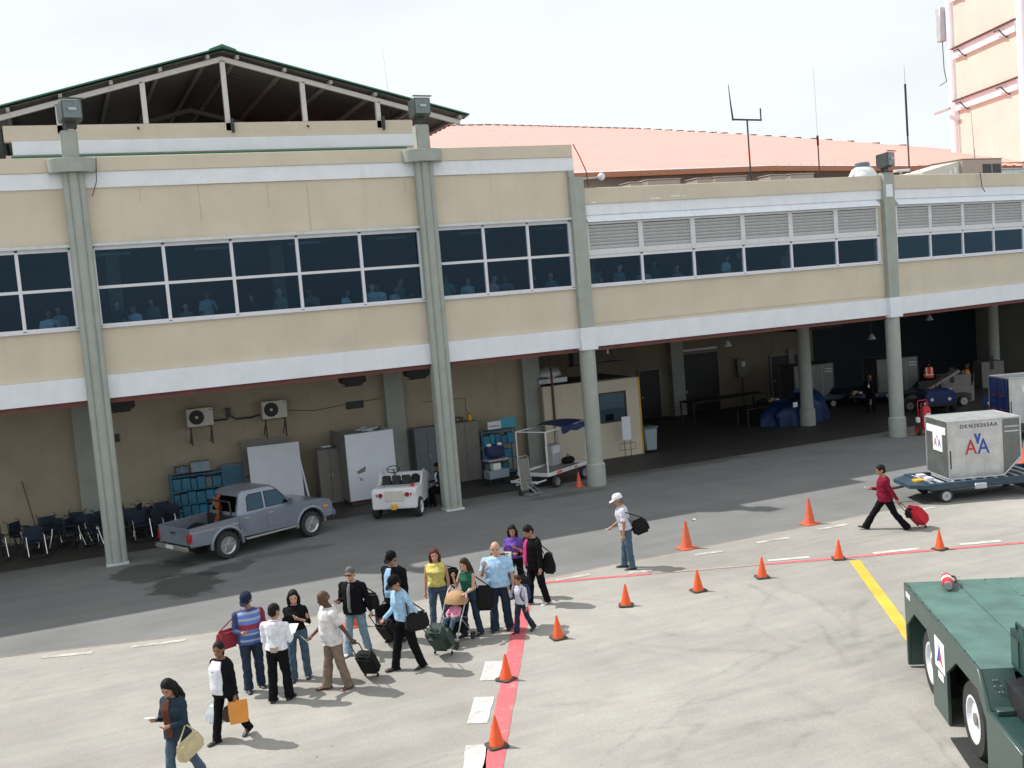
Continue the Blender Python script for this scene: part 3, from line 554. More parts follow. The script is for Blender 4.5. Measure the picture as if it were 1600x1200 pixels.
# ---------------------------------------------------------------- rooftop things
def antenna(name, label, loc, parts):
    t = thing(name, label, 'antenna', loc, 0, 'rooftop antennas')
    for nm, pts, r, m in parts: MB().tube(pts, r, 6).build(nm, m, t)
antenna('antenna', 'forked radio antenna with a crossbar on the terminal roof', (25.9, 36, 9.25), [('mast', [(0,0,0), (-.02,0,3.36)], .035, 'dark_metal'), ('crossbar', [(-.68,.0,3.40), (.66,0,3.36)], .035, 'black'), ('whip', [(-.68,0,3.36), (-.74,0,3.95), (-.80,0,4.75)], [.04, .03, .012], 'black'), ('whip', [(.64,0,3.34), (.64,0,3.82)], .03, 'black')])
antenna('antenna', 'thin pale whip antenna left of the round white tank', (29.25, 36, 9.25), [('mast', [(0,0,0), (0,0,2.35)], .03, 'dark_metal'), ('joint', [(0,0,2.3), (0,0,2.7)], .05, 'black'), ('whip', [(0,0,2.6), (-.02,0,5.4)], [.018, .012], 'frame_white')])
antenna('antenna', 'tall dark whip antenna right of the floodlight and tank', (33.95, 36, 9.25), [('mast', [(0,0,0), (0,0,4.7)], .04, 'rust'), ('joint', [(0,0,2.6), (0,0,4.75)], .05, 'black'), ('whip', [(0,0,4.7), (-.01,0,5.5)], [.015, .01], 'steel')])
antenna('antenna', 'thin grey whip antenna in front of the tan rooftop unit', (38.0, 36.3, 9.25), [('mast', [(0,0,0), (-.05,0,2.0)], .035, 'purlin'), ('whip', [(-.05,0,2.0), (-.15,0,3.9)], [.02, .01], 'steel')])
antenna('antenna', 'faint hair-thin antenna rising behind the middle floodlight', (11.5, 36.5, 12.0), [('mast', [(0,0,0), (0,0,1.25)], .04, 'dark_metal'), ('whip', [(0,0,1.2), (-.1,0,3.4)], [.008, .005], 'frame_white')])
def roof_unit(x, y, w, d, h, label, mat='ac_tan', fan=True, rz=0):
    t = thing('rooftop_unit', label, 'air conditioner', (x, y, 9.25), rz, 'air handling units on the terminal roof')
    MB().bb(0, w, 0, d, .02, h).build('cabinet', mat, t, bevel=.02)
    MB().bb(-.03, w+.03, -.03, d+.03, h+.001, h+.04).build('lid', mat, t, bevel=.01)
    MB().bb(w*.5, w*.72, -.015, -.002, .15*h, .85*h).bb(w*.75, w*.96, -.015, -.002, .15*h, .85*h).build('grille', 'dark_metal', t)
    return t
u = roof_unit(35.9, 35.0, 2.6, 1.6, 1.42, 'big tan rooftop unit with two dark grilles near the tower', rz=.12)
MB().prism([(-2.3, 0), (-2.3, .95), (-.01, 1.36), (-.01, 0)], .15, 1.5, 'y').build('duct', 'ac_cream', u); MB().bb(-1.3, -.95, .12, .148, .5, .8).bb(-.7, -.55, .12, .148, .5, 1.0).bb(-.4, -.2, .12, .148, .85, 1.1).build('access_panel', 'white_paint', u)
roof_unit(39.6, 36.2, 2.0, 1.0, 1.05, 'low grey rooftop unit right of the big tan unit', 'galv', rz=.12); roof_unit(42.6, 36.6, 2.0, 1.2, 1.5, 'tan rooftop unit cut by the right edge', rz=.12)
for i, (x, w, h, lb) in enumerate(((20.9, .55, 1.10, 'small pale rooftop unit nearest the parapet step'), (21.65, 1.5, 1.17, 'wide pale rooftop unit second from the parapet step'), (23.9, .7, 1.15, 'small pale rooftop unit in the middle of the eave'), (24.75, 1.5, 1.17, 'wide pale rooftop unit just left of the forked antenna'), (27.4, .8, 1.16, 'small pale rooftop unit right of the forked antenna'), (28.4, 1.2, 1.16, 'pale rooftop unit beside the whip antenna foot'))):
    roof_unit(x, 36.8, w, .8, h+.1, lb, 'ac_tan')
t = thing('water_tank', 'round white water tank with dark lid on the roof edge', 'tank', (30.75, 35.2, 9.42))
MB().lathe([(.3, 0), (.52, .15), (.60, .45), (.58, .75), (.42, 1.02), (.3, 1.1)], 24).build('body', 'white_paint', t); MB().lathe([(.3, 1.1), (.3, 1.25), (.24, 1.3)], 16).build('lid', 'cab_blue', t)
t = thing('roof_lamp', 'short white tube lamp lying at the parapet right of the tank', 'lamp', (29.9, 32.5, 9.86)); MB().cyl((0,0,.18), (.75,0,.2), .05).build('tube', 'frame_white', t); MB().bb(.3,.36,-.03,.03,0,.18).build('stand', 'steel', t)
t = thing('roof_camera', 'small white dome camera on an arm at the parapet step', 'camera', (16.9, 33.2, 9.86)); MB().sph((.85,0,.48), .13).build('dome', 'frame_white', t); MB().cyl((0,0,.42), (.8,0,.46), .035).build('arm', 'steel', t)
tag(MB().tube([(16.2, 32.1, 11.3), (16.35, 32.0, 10.9), (16.55, 31.98, 10.4), (16.6, 32.0, 9.9)], .018, 6).build('roof_cable', 'rust'), 'rust red cable hanging from the parapet step corner', 'cable')
tag(MB().tube([(.62+.92, 31.6, 11.2), (1.5, 31.98, 10.6), (1.35, 32.0, 10.2)], .012, 5).build('loose_cable', 'dark_metal'), 'thin dark cable hanging under the left column collar', 'cable')
tag(MB().tube([(34.6, 32.85, 9.9), (34.62, 32.8, 9.3), (34.75, 32.78, 9.1)], .018, 5).build('parapet_cable', 'dark_metal'), 'thin dark cable hanging over the right parapet', 'cable')
# ---------------------------------------------------------------- things under the first floor
def ac_unit(x, z, label):
    t = thing('air_conditioner', label, 'air conditioner', (x, 37.3, z), 0, 'split air conditioners on the ground floor wall')
    MB().bb(0, .84, -.62, -.28, 0, .60).build('casing', 'ac_cream', t, bevel=.015)
    g = MB().lathe([(.24, -.645), (.24, -.625)], 24, 'y', (.30, 0, .31)).build('fan_grille', 'black', t)
    for r in (.08, .14, .20): MB().tube([(.30+r*math.cos(i*PI/12), -.652, .31+r*math.sin(i*PI/12)) for i in range(25)], .006, 5).build('grille_ring', 'dark_metal', g)
    MB().lathe([(.05, -.665), (.05, -.646)], 12, 'y', (.30, 0, .31)).build('hub', 'ac_cream', g)
    MB().bb(.72, .79, -.625, -.621, .5, .53).build('badge', 'ink', t)
    for dx in (.06, .72):
        MB().bb(dx, dx+.05, -.62, -.0, -.06, -.002).bb(dx, dx+.05, -.62, -.57, -.62, -.061).box((dx+.025, -.3, -.33), (.03, .03, .75), (.8, 0, 0)).build('bracket', 'dark_metal', t)
ac_unit(3.68, 3.10, 'cream air conditioner on the wall above the blue shelf'); ac_unit(6.12, 3.07, 'cream air conditioner on the wall above the leaning white board')
tag(MB().tube([(4.55, 37.1, 3.2), (5.0, 37.15, 3.18), (5.12, 37.2, 3.32), (5.3, 37.15, 3.16), (5.8, 37.15, 3.15), (6.1, 37.1, 3.22)], .03, 6).bb(5.02, 5.15, 37.1, 37.29, 3.25, 3.55).build('refrigerant_pipe', 'dark_metal'), 'dark pipe linking the two wall air conditioners', 'pipe')
for x, lb in ((8.5, 'left of the column by the white box'), (10.75, 'beside the second column'), (1.2, 'beside the leftmost column')):
    t = thing('ceiling_fixture', 'black boxy fixture hanging under the ceiling '+lb, 'fixture', (x, 34.9, 4.08)); MB().prism([(0, .34), (0, .05), (.25, -.08), (.6, -.08), (.82, .04), (.82, .34)], 0, .5, 'y').build('housing', 'black', t, bevel=.01); MB().bb(.1, .7, .1, .4, -.095, -.081).build('louvre', 'dark_metal', t)
for x, y, z, lb in ((22.95, 34, 4.0, 'above the empty dark bay'), (33.3, 34.6, 4.1, 'above the red vest worker'), (30.6, 35.0, 3.55, 'just left of the right round column')):
    t = thing('pendant_lamp', 'small metal pendant lamp hanging '+lb, 'lamp', (x, y, z)); MB().lathe([(.04, .22), (.07, .18), (.17, 0), (.15, 0), (.05, .15)], 16).build('shade', 'galv', t); MB().tube([(0, 0, .2), (0, 0, 4.64-z)], .012, 5).build('cord', 'dark_metal', t); MB().sph((0, 0, .03), .06).build('bulb', 'frame_white', t)
tag(MB().tube([(7.0, 37.27, 3.25), (8.0, 37.27, 3.12), (9.1, 37.27, 3.2), (10.4, 37.27, 3.28)], .01, 5).build('wall_wire', 'dark_metal'), 'thin dark wire sagging along the wall to the vent', 'wire')
tag(MB().tube([(12.0, 37.27, 2.95), (13.6, 37.27, 2.92), (13.62, 37.27, 2.3)], .014, 5).build('wall_conduit', 'cab_grey'), 'thin grey conduit on the wall above the cabinets', 'conduit')
# wheelchairs
def wheelchair(): 
    t = thing('wheelchair', 'x', 'wheelchair', (0,0,0), 0, 'folded wheelchairs along the wall')
    for s in (-1, 1):
        x = s*.30
        w = MB(); w.tube([(x, .05+.30*math.cos(i*PI/10), .305+.30*math.sin(i*PI/10)) for i in range(21)], .016, 6); 
        wo_ = w.build('wheel', 'rubber', t); sp = MB()
        for i in range(8): sp.cyl((x, .05, .305), (x, .05+.29*math.cos(i*PI/4), .305+.29*math.sin(i*PI/4)), .004, n=4)
        sp.cyl((x-.02, .05, .305), (x+.02, .05, .305), .03).build('spokes', 'dark_metal', wo_)
        MB().lathe([(.09, -.015), (.09, .015)], 12, 'x', (s*.24, -.42, .09)).build('caster', 'rubber', t)
        MB().tube([(s*.26, .2, .98), (s*.26, .05, .95), (s*.25, .02, .5), (s*.25, .0, .3), (s*.25, -.42, .28), (s*.25, -.42, .1)], .013, 6).tube([(s*.25, .0, .72), (s*.25, -.35, .70), (s*.25, -.42, .5), (s*.25, -.55, .12)], .013, 6).build('frame', 'dark_metal', t); MB().tube([(s*.25, -.40, .68), (s*.25, -.43, .5), (s*.25, -.56, .12)], .016, 6).build('front_tube', 'chrome', t)
        MB().bb(s*.25-.03, s*.25+.03, -.32, -.02, .71, .75).build('armrest', 'black', t, bevel=.01)
        MB().bb(s*.13-.08, s*.13+.08, -.68, -.54, .10, .12).build('footrest', 'dark_metal', t)
    MB().bb(-.235, .235, -.42, .0, .47, .50).build('seat', 'wheelchair_blue', t, bevel=.01); MB().bb(-.235, .235, .005, .04, .50, .92).build('backrest', 'wheelchair_blue', t, bevel=.01)
    return t
wc = wheelchair(); spots = [(-2.35, 35.3, .3), (-1.25, 34.9, .2), (-.55, 35.7, -.9), (-.25, 35.35, 1.2), (.25, 35.6, .1), (.75, 35.9, .5), (1.5, 35.6, -.3), (1.75, 35.0, .15), (2.15, 35.35, 1.1), (2.55, 35.9, .2), (2.75, 35.3, -.4), (-3.2, 35.6, .6), (-1.75, 36.1, .9), (-.85, 36.3, .2), (0.0, 36.3, -.5), (.45, 35.1, .8), (1.2, 36.2, .4), (1.9, 36.2, 1.2), (2.35, 34.8, .7)]
labs = ['dark wheelchair cut by the left edge of the picture', 'blue wheelchair facing out with bright chrome front legs', 'wheelchair turned sideways just right of the front blue one', 'sideways wheelchair left of the leftmost column', 'dark wheelchair against the wall pilaster', 'wheelchair half hidden behind the leftmost column', 'brown-backed wheelchair just right of the leftmost column', 'wheelchair in front right of the leftmost column', 'sideways wheelchair second from the pickup tailgate', 'wheelchair at the wall behind the pickup tailgate', 'wheelchair closest to the pickup tailgate', '', 'wheelchair behind the broom at the wall', 'wheelchair at the wall right of the broom', 'wheelchair at the wall left of the pilaster', 'tilted wheelchair hard against the leftmost column', 'wheelchair at the wall right behind the leftmost column', 'sideways wheelchair at the wall beside the blue rack', 'wheelchair standing out in front of the pickup tailgate']
for i, (x, y, r) in enumerate(spots):
    if i == 0: wc.location = (x, y, 0); wc.rotation_euler = (0, 0, r); wc['label'] = labs[0]
    elif i != 11: copy_tree(wc, (x, y, 0), r, labs[i])
t = thing('broom', 'thin broom pole leaning on the wall above the wheelchairs', 'broom', (-1.1, 36.4, 0)); MB().cyl((0,0,.1), (-.35,.75,2.0), .016).build('handle', 'wood', t); MB().bb(-.2,.2,-.03,.03,0,.12).build('head', 'bag_brown', t)
# shelves, boards, cabinets
ORD = ('first', 'second', 'third', 'fourth', 'fifth', 'sixth', 'seventh', 'eighth')
def shelf(loc, w, d, h, label, rz=0, n=4):
    t = thing('shelf_rack', label, 'shelf', loc, rz)
    for x in (0, w-.04):
        for y in (0, d-.04): MB().bb(x, x+.04, y, y+.04, 0, h).build('post', 'shelf_blue', t)
    for i in range(n): MB().bb(.041, w-.041, .0, d, .12+i*(h-.2)/(n-1), .15+i*(h-.2)/(n-1)).build('shelf', 'shelf_blue', t)
    rr = random.Random(int(w*100)); k = 0
    for i in range(n-1):
        x = .08; k0 = 0; z = .151+i*(h-.2)/(n-1)
        while x < w-.3:
            ww = rr.uniform(.2, .3); hh = rr.uniform(.30, .42)
            b = MB().bb(x, x+ww-.02, .05, d-.08, z, z+hh).build('shelf_box', rr.choice(['crate_blue', 'shelf_blue', 'crate_blue', 'shelf_blue', 'cab_blue']), None, bevel=.01)
            k += 1; tag(b, '%s box, %s from left, %s level, blue rack %s' % ('dark' if k % 2 else 'blue', ORD[k0], ('bottom', 'middle', 'upper')[i], 'behind the pickup' if loc[0] < 8 else 'behind the cart'), 'box', 'boxes on the blue racks'); k0 += 1; b.location = loc; b.rotation_euler = (0, 0, rz)
            x += ww
    return t
shelf((2.92, 36.5, 0), 1.72, .5, 1.62, 'blue metal shelf rack behind the pickup bed'); shelf((13.75, 36.3, 0), 1.35, .45, 1.75, 'blue metal shelf rack behind the baggage cart')
def tbox(name, label, cat, mat, loc, d, rz=0, bevel=.01, extra=None, group=None):
    t = thing(name, label, cat, loc, rz, group); MB().bb(0, d[0], 0, d[1], 0.01, d[2]).build('body', mat, t, bevel=bevel)
    if extra: extra(t, d)
    return t
def carton_tape(t, d): MB().bb(d[0]*.45, d[0]*.55, -.004, d[1]*.5, d[2]*.2, d[2]+.004).build('tape', 'teal_board', t)
tbox('carton', 'small pale blue carton left on top of the pickup-side rack', 'carton', 'cab_blue', (3.15, 36.6, 1.625), (.4, .35, .24), .1, extra=carton_tape); tbox('carton', 'larger white and blue carton on top of the pickup-side rack', 'carton', 'plastic_grey', (3.62, 36.55, 1.625), (.6, .38, .34), -.06, extra=carton_tape)
t = thing('poster_board', 'teal and white board standing on the blue rack by the cart', 'board', (14.05, 36.35, 1.76)); MB().bb(0, .52, 0, .03, 0, .28).build('white_half', 'white_board', t); MB().bb(.522, 1.1, 0, .03, 0, .36).build('teal_half', 'teal_board', t); MB().bb(.06, .44, -.004, -.001, .09, .13).build('print', 'plastic_grey', t)
# leaning boards
t = thing('grey_panel', 'grey flat panel leaning on the wall behind the white board', 'panel', (5.2, 36.7, 0)); MB().box((.95, .2, 1.2), (1.6, .05, 2.42), (-.13, 0, 0)).build('sheet', 'cab_grey', t); MB().box((.95, .165, 1.2), (1.5, .01, .06), (-.13, 0, 0)).build('rib', 'dark_metal', t)
t = thing('white_board', 'large white board leaning beside the pickup', 'board', (5.4, 36.0, 0), .0); MB().box((.9, .25, 1.12), (1.72, .05, 2.25), (-.15, .015, 0)).build('sheet', 'white_board', t); MB().box((1.82, .35, .85), (.05, .5, 1.7), (-.25, -.10, 0)).build('side_fold', 'white_board', t)
t = thing('display_board', 'dark blue display board left of the white board', 'board', (4.7, 36.9, 0)); MB().box((.3, .1, .85), (.75, .05, 1.7), (-.1, 0, 0)).build('sheet', 'cab_blue', t, bevel=.01); MB().box((.3, .07, .85), (.6, .01, 1.5), (-.1, 0, 0)).build('face', 'shelf_blue', t)
def locker_x(t, d):
    MB().bb(d[0]/2-.005, d[0]/2+.005, -.006, -.001, .08, d[2]-.06).build('door_gap', 'black', t); MB().bb(d[0]/2+.04, d[0]/2+.07, -.03, -.002, d[2]*.5, d[2]*.56).build('handle', 'steel', t); MB().bb(-.01, d[0]+.01, -.01, d[1]+.01, d[2]+.001, d[2]+.03).build('top', 'cab_grey', t)
tbox('metal_locker', 'narrow grey metal locker left of the tall white box', 'locker', 'cab_grey', (7.72, 36.1, 0), (.78, .5, 1.85), extra=locker_x); tbox('folded_cloth', 'pale folded sheet on top of the narrow locker', 'cloth', 'plastic_grey', (7.85, 36.15, 1.885), (.5, .4, .05), .1, .02, lambda t, d: MB().bb(.1, .4, .05, .3, d[2], d[2]+.03).build('fold', 'paper', t))
t = thing('white_crate', 'tall white wrapped crate with torn paper and open grey top', 'crate', (8.45, 35.05, 0), .03)
MB().bb(0, 1.68, 0, .04, .15, 2.40).build('front_panel', 'white_board', t, bevel=.008); MB().bb(0, .04, .041, 1.9, .15, 2.40).build('left_panel', 'cab_grey', t); MB().bb(1.64, 1.68, .041, 1.9, .15, 2.40).build('right_panel', 'white_board', t); MB().bb(.041, 1.639, .041, 1.9, 2.26, 2.32).build('lid', 'galv', t)
MB().add([(.28, -.006, 1.12), (.62, -.006, 1.28), (.60, -.006, 1.10), (.36, -.006, 1.04)], [(0,1,2,3)]).add([(.36, -.006, .96), (.50, -.006, .82), (.42, -.006, .80)], [(0,1,2)]).build('tear', 'cab_grey', t); MB().bb(.1, 1.5, .1, 1.8, .0, .149).build('pallet', 'wood', t)
rr = random.Random(4)
t = thing('crumpled_wrap', 'crumpled plastic wrap lying on top of the white crate', 'wrap', (9.5, 36.0, 2.33)); g = MB()
for i in range(7): g.sph((rr.uniform(-.3, .3), rr.uniform(-.3, .3), .07), (rr.uniform(.1, .2), rr.uniform(.1, .2), rr.uniform(.05, .12)), 7, 5)
g.build('wrap', 'bag_plastic', t, smooth=False)
tbox('metal_cabinet', 'blue-grey cabinet half hidden by the second column', 'cabinet', 'cab_blue', (11.3, 36.5, 0), (.95, .5, 2.08), extra=locker_x); tbox('metal_cabinet', 'grey two-door cabinet right of the second column', 'cabinet', 'cab_grey', (12.65, 36.4, 0), (1.05, .5, 2.12), extra=locker_x)
tbox('carton', 'flat brown carton on the two-door cabinet', 'carton', 'wood', (12.75, 36.5, 2.16), (.45, .3, .16), .1, extra=carton_tape)
t = thing('yellow_canister', 'small yellow canister standing on the two-door cabinet', 'canister', (13.45, 36.55, 2.16)); MB().bb(-.07, .07, -.07, .07, 0, .24).build('body', 'yellow_paint', t, bevel=.02); MB().cyl((0, 0, .24), (0, 0, .3), .03).build('cap', 'red_paint', t)
# booth
t = thing('guard_booth', 'small cream booth with a dark window and yellow edge', 'booth', (16.45, 36.6, 0))
MB().bb(0, 2.3, 0, .12, 0, 3.05).bb(2.3, 4.05, 0, .12, 0, 1.37).bb(2.3, 4.05, 0, .12, 2.55, 3.0).bb(3.5, 4.05, 0, .12, 1.371, 2.549).build('front_wall', 'stucco', t); MB().bb(3.93, 4.05, .121, 3, 0, 3.0).bb(0, .1, .121, 3, 0, 3.0).build('side_wall', 'stucco_dim', t)
w = MB().bb(2.3, 3.5, .03, .09, 1.37, 1.44).bb(2.3, 3.5, .03, .09, 2.49, 2.55).bb(2.3, 2.36, .03, .09, 1.44, 2.49).bb(3.44, 3.5, .03, .09, 1.44, 2.49).build('window', 'dark_metal', t); MB().bb(2.36, 3.44, .05, .06, 1.44, 2.49).build('pane', 'car_glass', w); MB().bb(2.45, 3.3, .14, .2, 1.95, 2.0).build('blind_bar', 'galv', w)
MB().bb(4.051, 4.10, -.03, .12, 0, 3.0).build('edge_strip', 'yellow_paint', t); MB().bb(.05, 3.98, .14, 2.9, 3.001, 3.03).build('roof', 'cab_grey', t); MB().bb(.35, .42, -.07, -.002, 0, 4.6).build('downpipe', 'wood', t)
t = thing('roof_fan', 'round chrome fan housing lying on the booth roof', 'fan', (16.7, 36.9, 3.11)); MB().sph((.3, .3, .34), (.52, .35, .34), 16, 10).build('dome', 'galv', t); MB().bb(-.25, .95, .0, .5, 0, .2).build('base', 'galv', t, bevel=.02); MB().bb(-.25, .95, -.01, -.002, .2, .26).build('rim', 'dark_metal', t)
t = thing('sign_stand', 'white notice on a thin wire stand before the booth', 'sign', (19.35, 36.0, 0), -.05); MB().bb(0, .36, 0, .02, .72, 1.62).build('board', 'white_board', t)
MB().tube([(.05, 0, .72), (.05, 0, .0)], .012, 6).tube([(.31, 0, .72), (.31, 0, 0)], .012, 6).tube([(-.15, 0, .35), (-.15, 0, .6), (.51, 0, .6), (.51, 0, .35), (-.15, 0, .35)], .01, 6).tube([(-.1, -.2, 0), (.46, -.2, 0)], .012, 6).tube([(.05, -.2, 0), (.05, .2, 0)], .012, 6).tube([(.31, -.2, 0), (.31, .2, 0)], .012, 6).build('frame', 'dark_metal', t)
t = thing('waste_bin', 'grey-blue wheeled waste bin at the booth corner', 'bin', (20.85, 36.7, 0)); MB().prism([(-.22, .1), (.22, .1), (.28, .95), (-.28, .95)], -.25, .25, 'y').build('body', 'plastic_grey', t, bevel=.03); MB().bb(-.31, .31, -.3, .3, .951, 1.03).build('lid', 'cab_blue', t, bevel=.02)
for s in (-1, 1): MB().lathe([(.09, -.03), (.09, .03)], 12, 'x', (s*.2, .2, .09)).build('wheel', 'rubber', t)
# hanging boxes, wall cabinet, tables
t = thing('meter_box', 'grey electric meter box on the far dark wall', 'meter box', (31.1, 45.5, 1.5)); MB().bb(0, .6, -.2, 0, 0, .9).build('case', 'cab_grey', t, bevel=.01); MB().bb(.25, .45, -.21, -.201, .5, .75).build('gauge', 'frame_white', t); MB().cyl((.3, -.1, 0), (.3, -.1, -1.5), .03).build('conduit', 'dark_metal', t)
def table(loc, w, d, h, label, rz=0):
    t = thing('work_table', label, 'table', loc, rz, 'tables in the dark bay'); MB().bb(0, w, 0, d, h-.05, h).build('top', 'black', t)  # black and dark metal put the bay's darkness into the table's colour
    for x in (.04, w-.1):
        for y in (.04, d-.1): MB().bb(x, x+.06, y, y+.06, 0, h-.051).build('leg', 'dark_metal', t)
    return t
table((26.4, 42.2, 0), 4.2, 1.2, .95, 'long dark table in the shaded bay left of the tarp'); table((27.1, 39.0, 0), 1.7, .9, .8, 'low dark table right beside the blue tarp')
t = thing('tarp_heap', 'heap of goods under a blue tarp behind the round column', 'tarp', (29.4, 38.7, 0), .2)
def tarp(u, v):
    a = u*2*PI; k = v; r = 1.0-.35*k**2 if k < 1 else 0; n = .12*math.sin(5*a+3*k)+.1*math.sin(9*a+1)+.07*math.sin(14*a+6*k)
    rx, ry = 1.75*(math.cos(k*PI/2)**.45)*(1+n*.5), 1.0*(math.cos(k*PI/2)**.45)*(1+n*.5); z = 1.05*math.sin(k*PI/2)**.55*(1+.22*math.sin(a+2)+.12*math.sin(3*a+1)+.06*math.sin(7*a)); return (rx*math.cos(a), ry*math.sin(a), z)
MB().grid(tarp, 48, 14).build('cover', 'tarp_blue', t); MB().bb(-1.3, 1.3, -.6, .6, 0, .5).build('pallet', 'wood', t); MB().bb(-1.35, -1.1, -1.12, -1.08, .85, 1.05).build('label_patch', 'paper', t)
# suspended dark signs, hanging monitor
t = thing('hanging_shelf', 'dark hanging rack with clutter under the ceiling by the booth', 'rack', (17.2, 35.4, 3.75)); MB().bb(0, 2.1, 0, .5, 0, .06).build('tray', 'black', t); MB().bb(.05, 1.3, .05, .45, .061, .62).build('box', 'black', t, bevel=.02); MB().tube([(1.9, .2, .06), (1.5, .2, .8)], .02, 5).build('hanger', 'dark_metal', t); MB().tube([(.1, .2, .06), (.1, .2, .88)], .02, 5).build('hanger', 'dark_metal', t); MB().cyl((1.5, .1, .35), (1.5, .1, .6), .05).build('bulb', 'galv', t)
# ---------------------------------------------------------------- vehicles
def wheel(parent, c, r, w, side, rim='chrome', ax='y', rimr=.64, spokes=5, dish=.4, style='steel'):
    """tyre with rim; axle along local y (or x); side = +1/-1 outward direction"""
    t = MB().lathe([(r*rimr, -w*.3), (r*rimr, -w/2), (r*.93, -w/2), (r, -w*.32), (r, w*.32), (r*.93, w/2), (r*rimr, w/2), (r*rimr, w*.3), (r*rimr, -w*.3)], 28, ax, cap=False).build('wheel', 'rubber', parent, loc=c)
    o = side*w/2; R_ = MB().lathe([(r*rimr*1.03, o*.70), (r*rimr*1.03, o*1.02), (r*rimr*.92, o*1.02), (r*rimr*.86, o*dish), (r*.2, o*dish*1.1), (r*.2, o*.75), (.01, o*.78)], 24, ax)
    for i in range(spokes if style == 'alloy' else 0):
        a = i*2*PI/spokes; m = r*rimr*.55
        pc = (m*math.cos(a), o*.62, m*math.sin(a)) if ax == 'y' else (o*.62, m*math.cos(a), m*math.sin(a))
        R_.box(pc, (r*rimr*.75, abs(o)*.25, r*.13) if ax == 'y' else (abs(o)*.25, r*rimr*.75, r*.13), (0, -a, 0) if ax == 'y' else (a, 0, 0))
    R_.build('rim', rim, t)
    if style == 'alloy': MB().lathe([(r*rimr*.9, o*(dish+.02)), (r*.22, o*(dish+.02)), (r*.22, o*(dish+.03)), (r*rimr*.9, o*(dish+.03))], 20, ax).build('brake_disc', 'dark_metal', t)
    else: MB().lathe([(r*rimr*.62, o*(dish+.03)), (r*rimr*.62, o*(dish+.06)), (r*rimr*.40, o*(dish+.06)), (r*rimr*.40, o*(dish+.03))], 20, ax).build('hub_groove', 'cab_grey', t); MB().lathe([(r*.16, o*.75), (r*.16, o*.9), (.01, o*.92)], 14, ax).build('hub_cap', 'cab_grey', t)
    return t
def arc(cx, cz, r, a0, a1, n=12): return [(cx+r*math.cos(math.radians(a0+(a1-a0)*i/n)), cz+r*math.sin(math.radians(a0+(a1-a0)*i/n))) for i in range(n+1)]
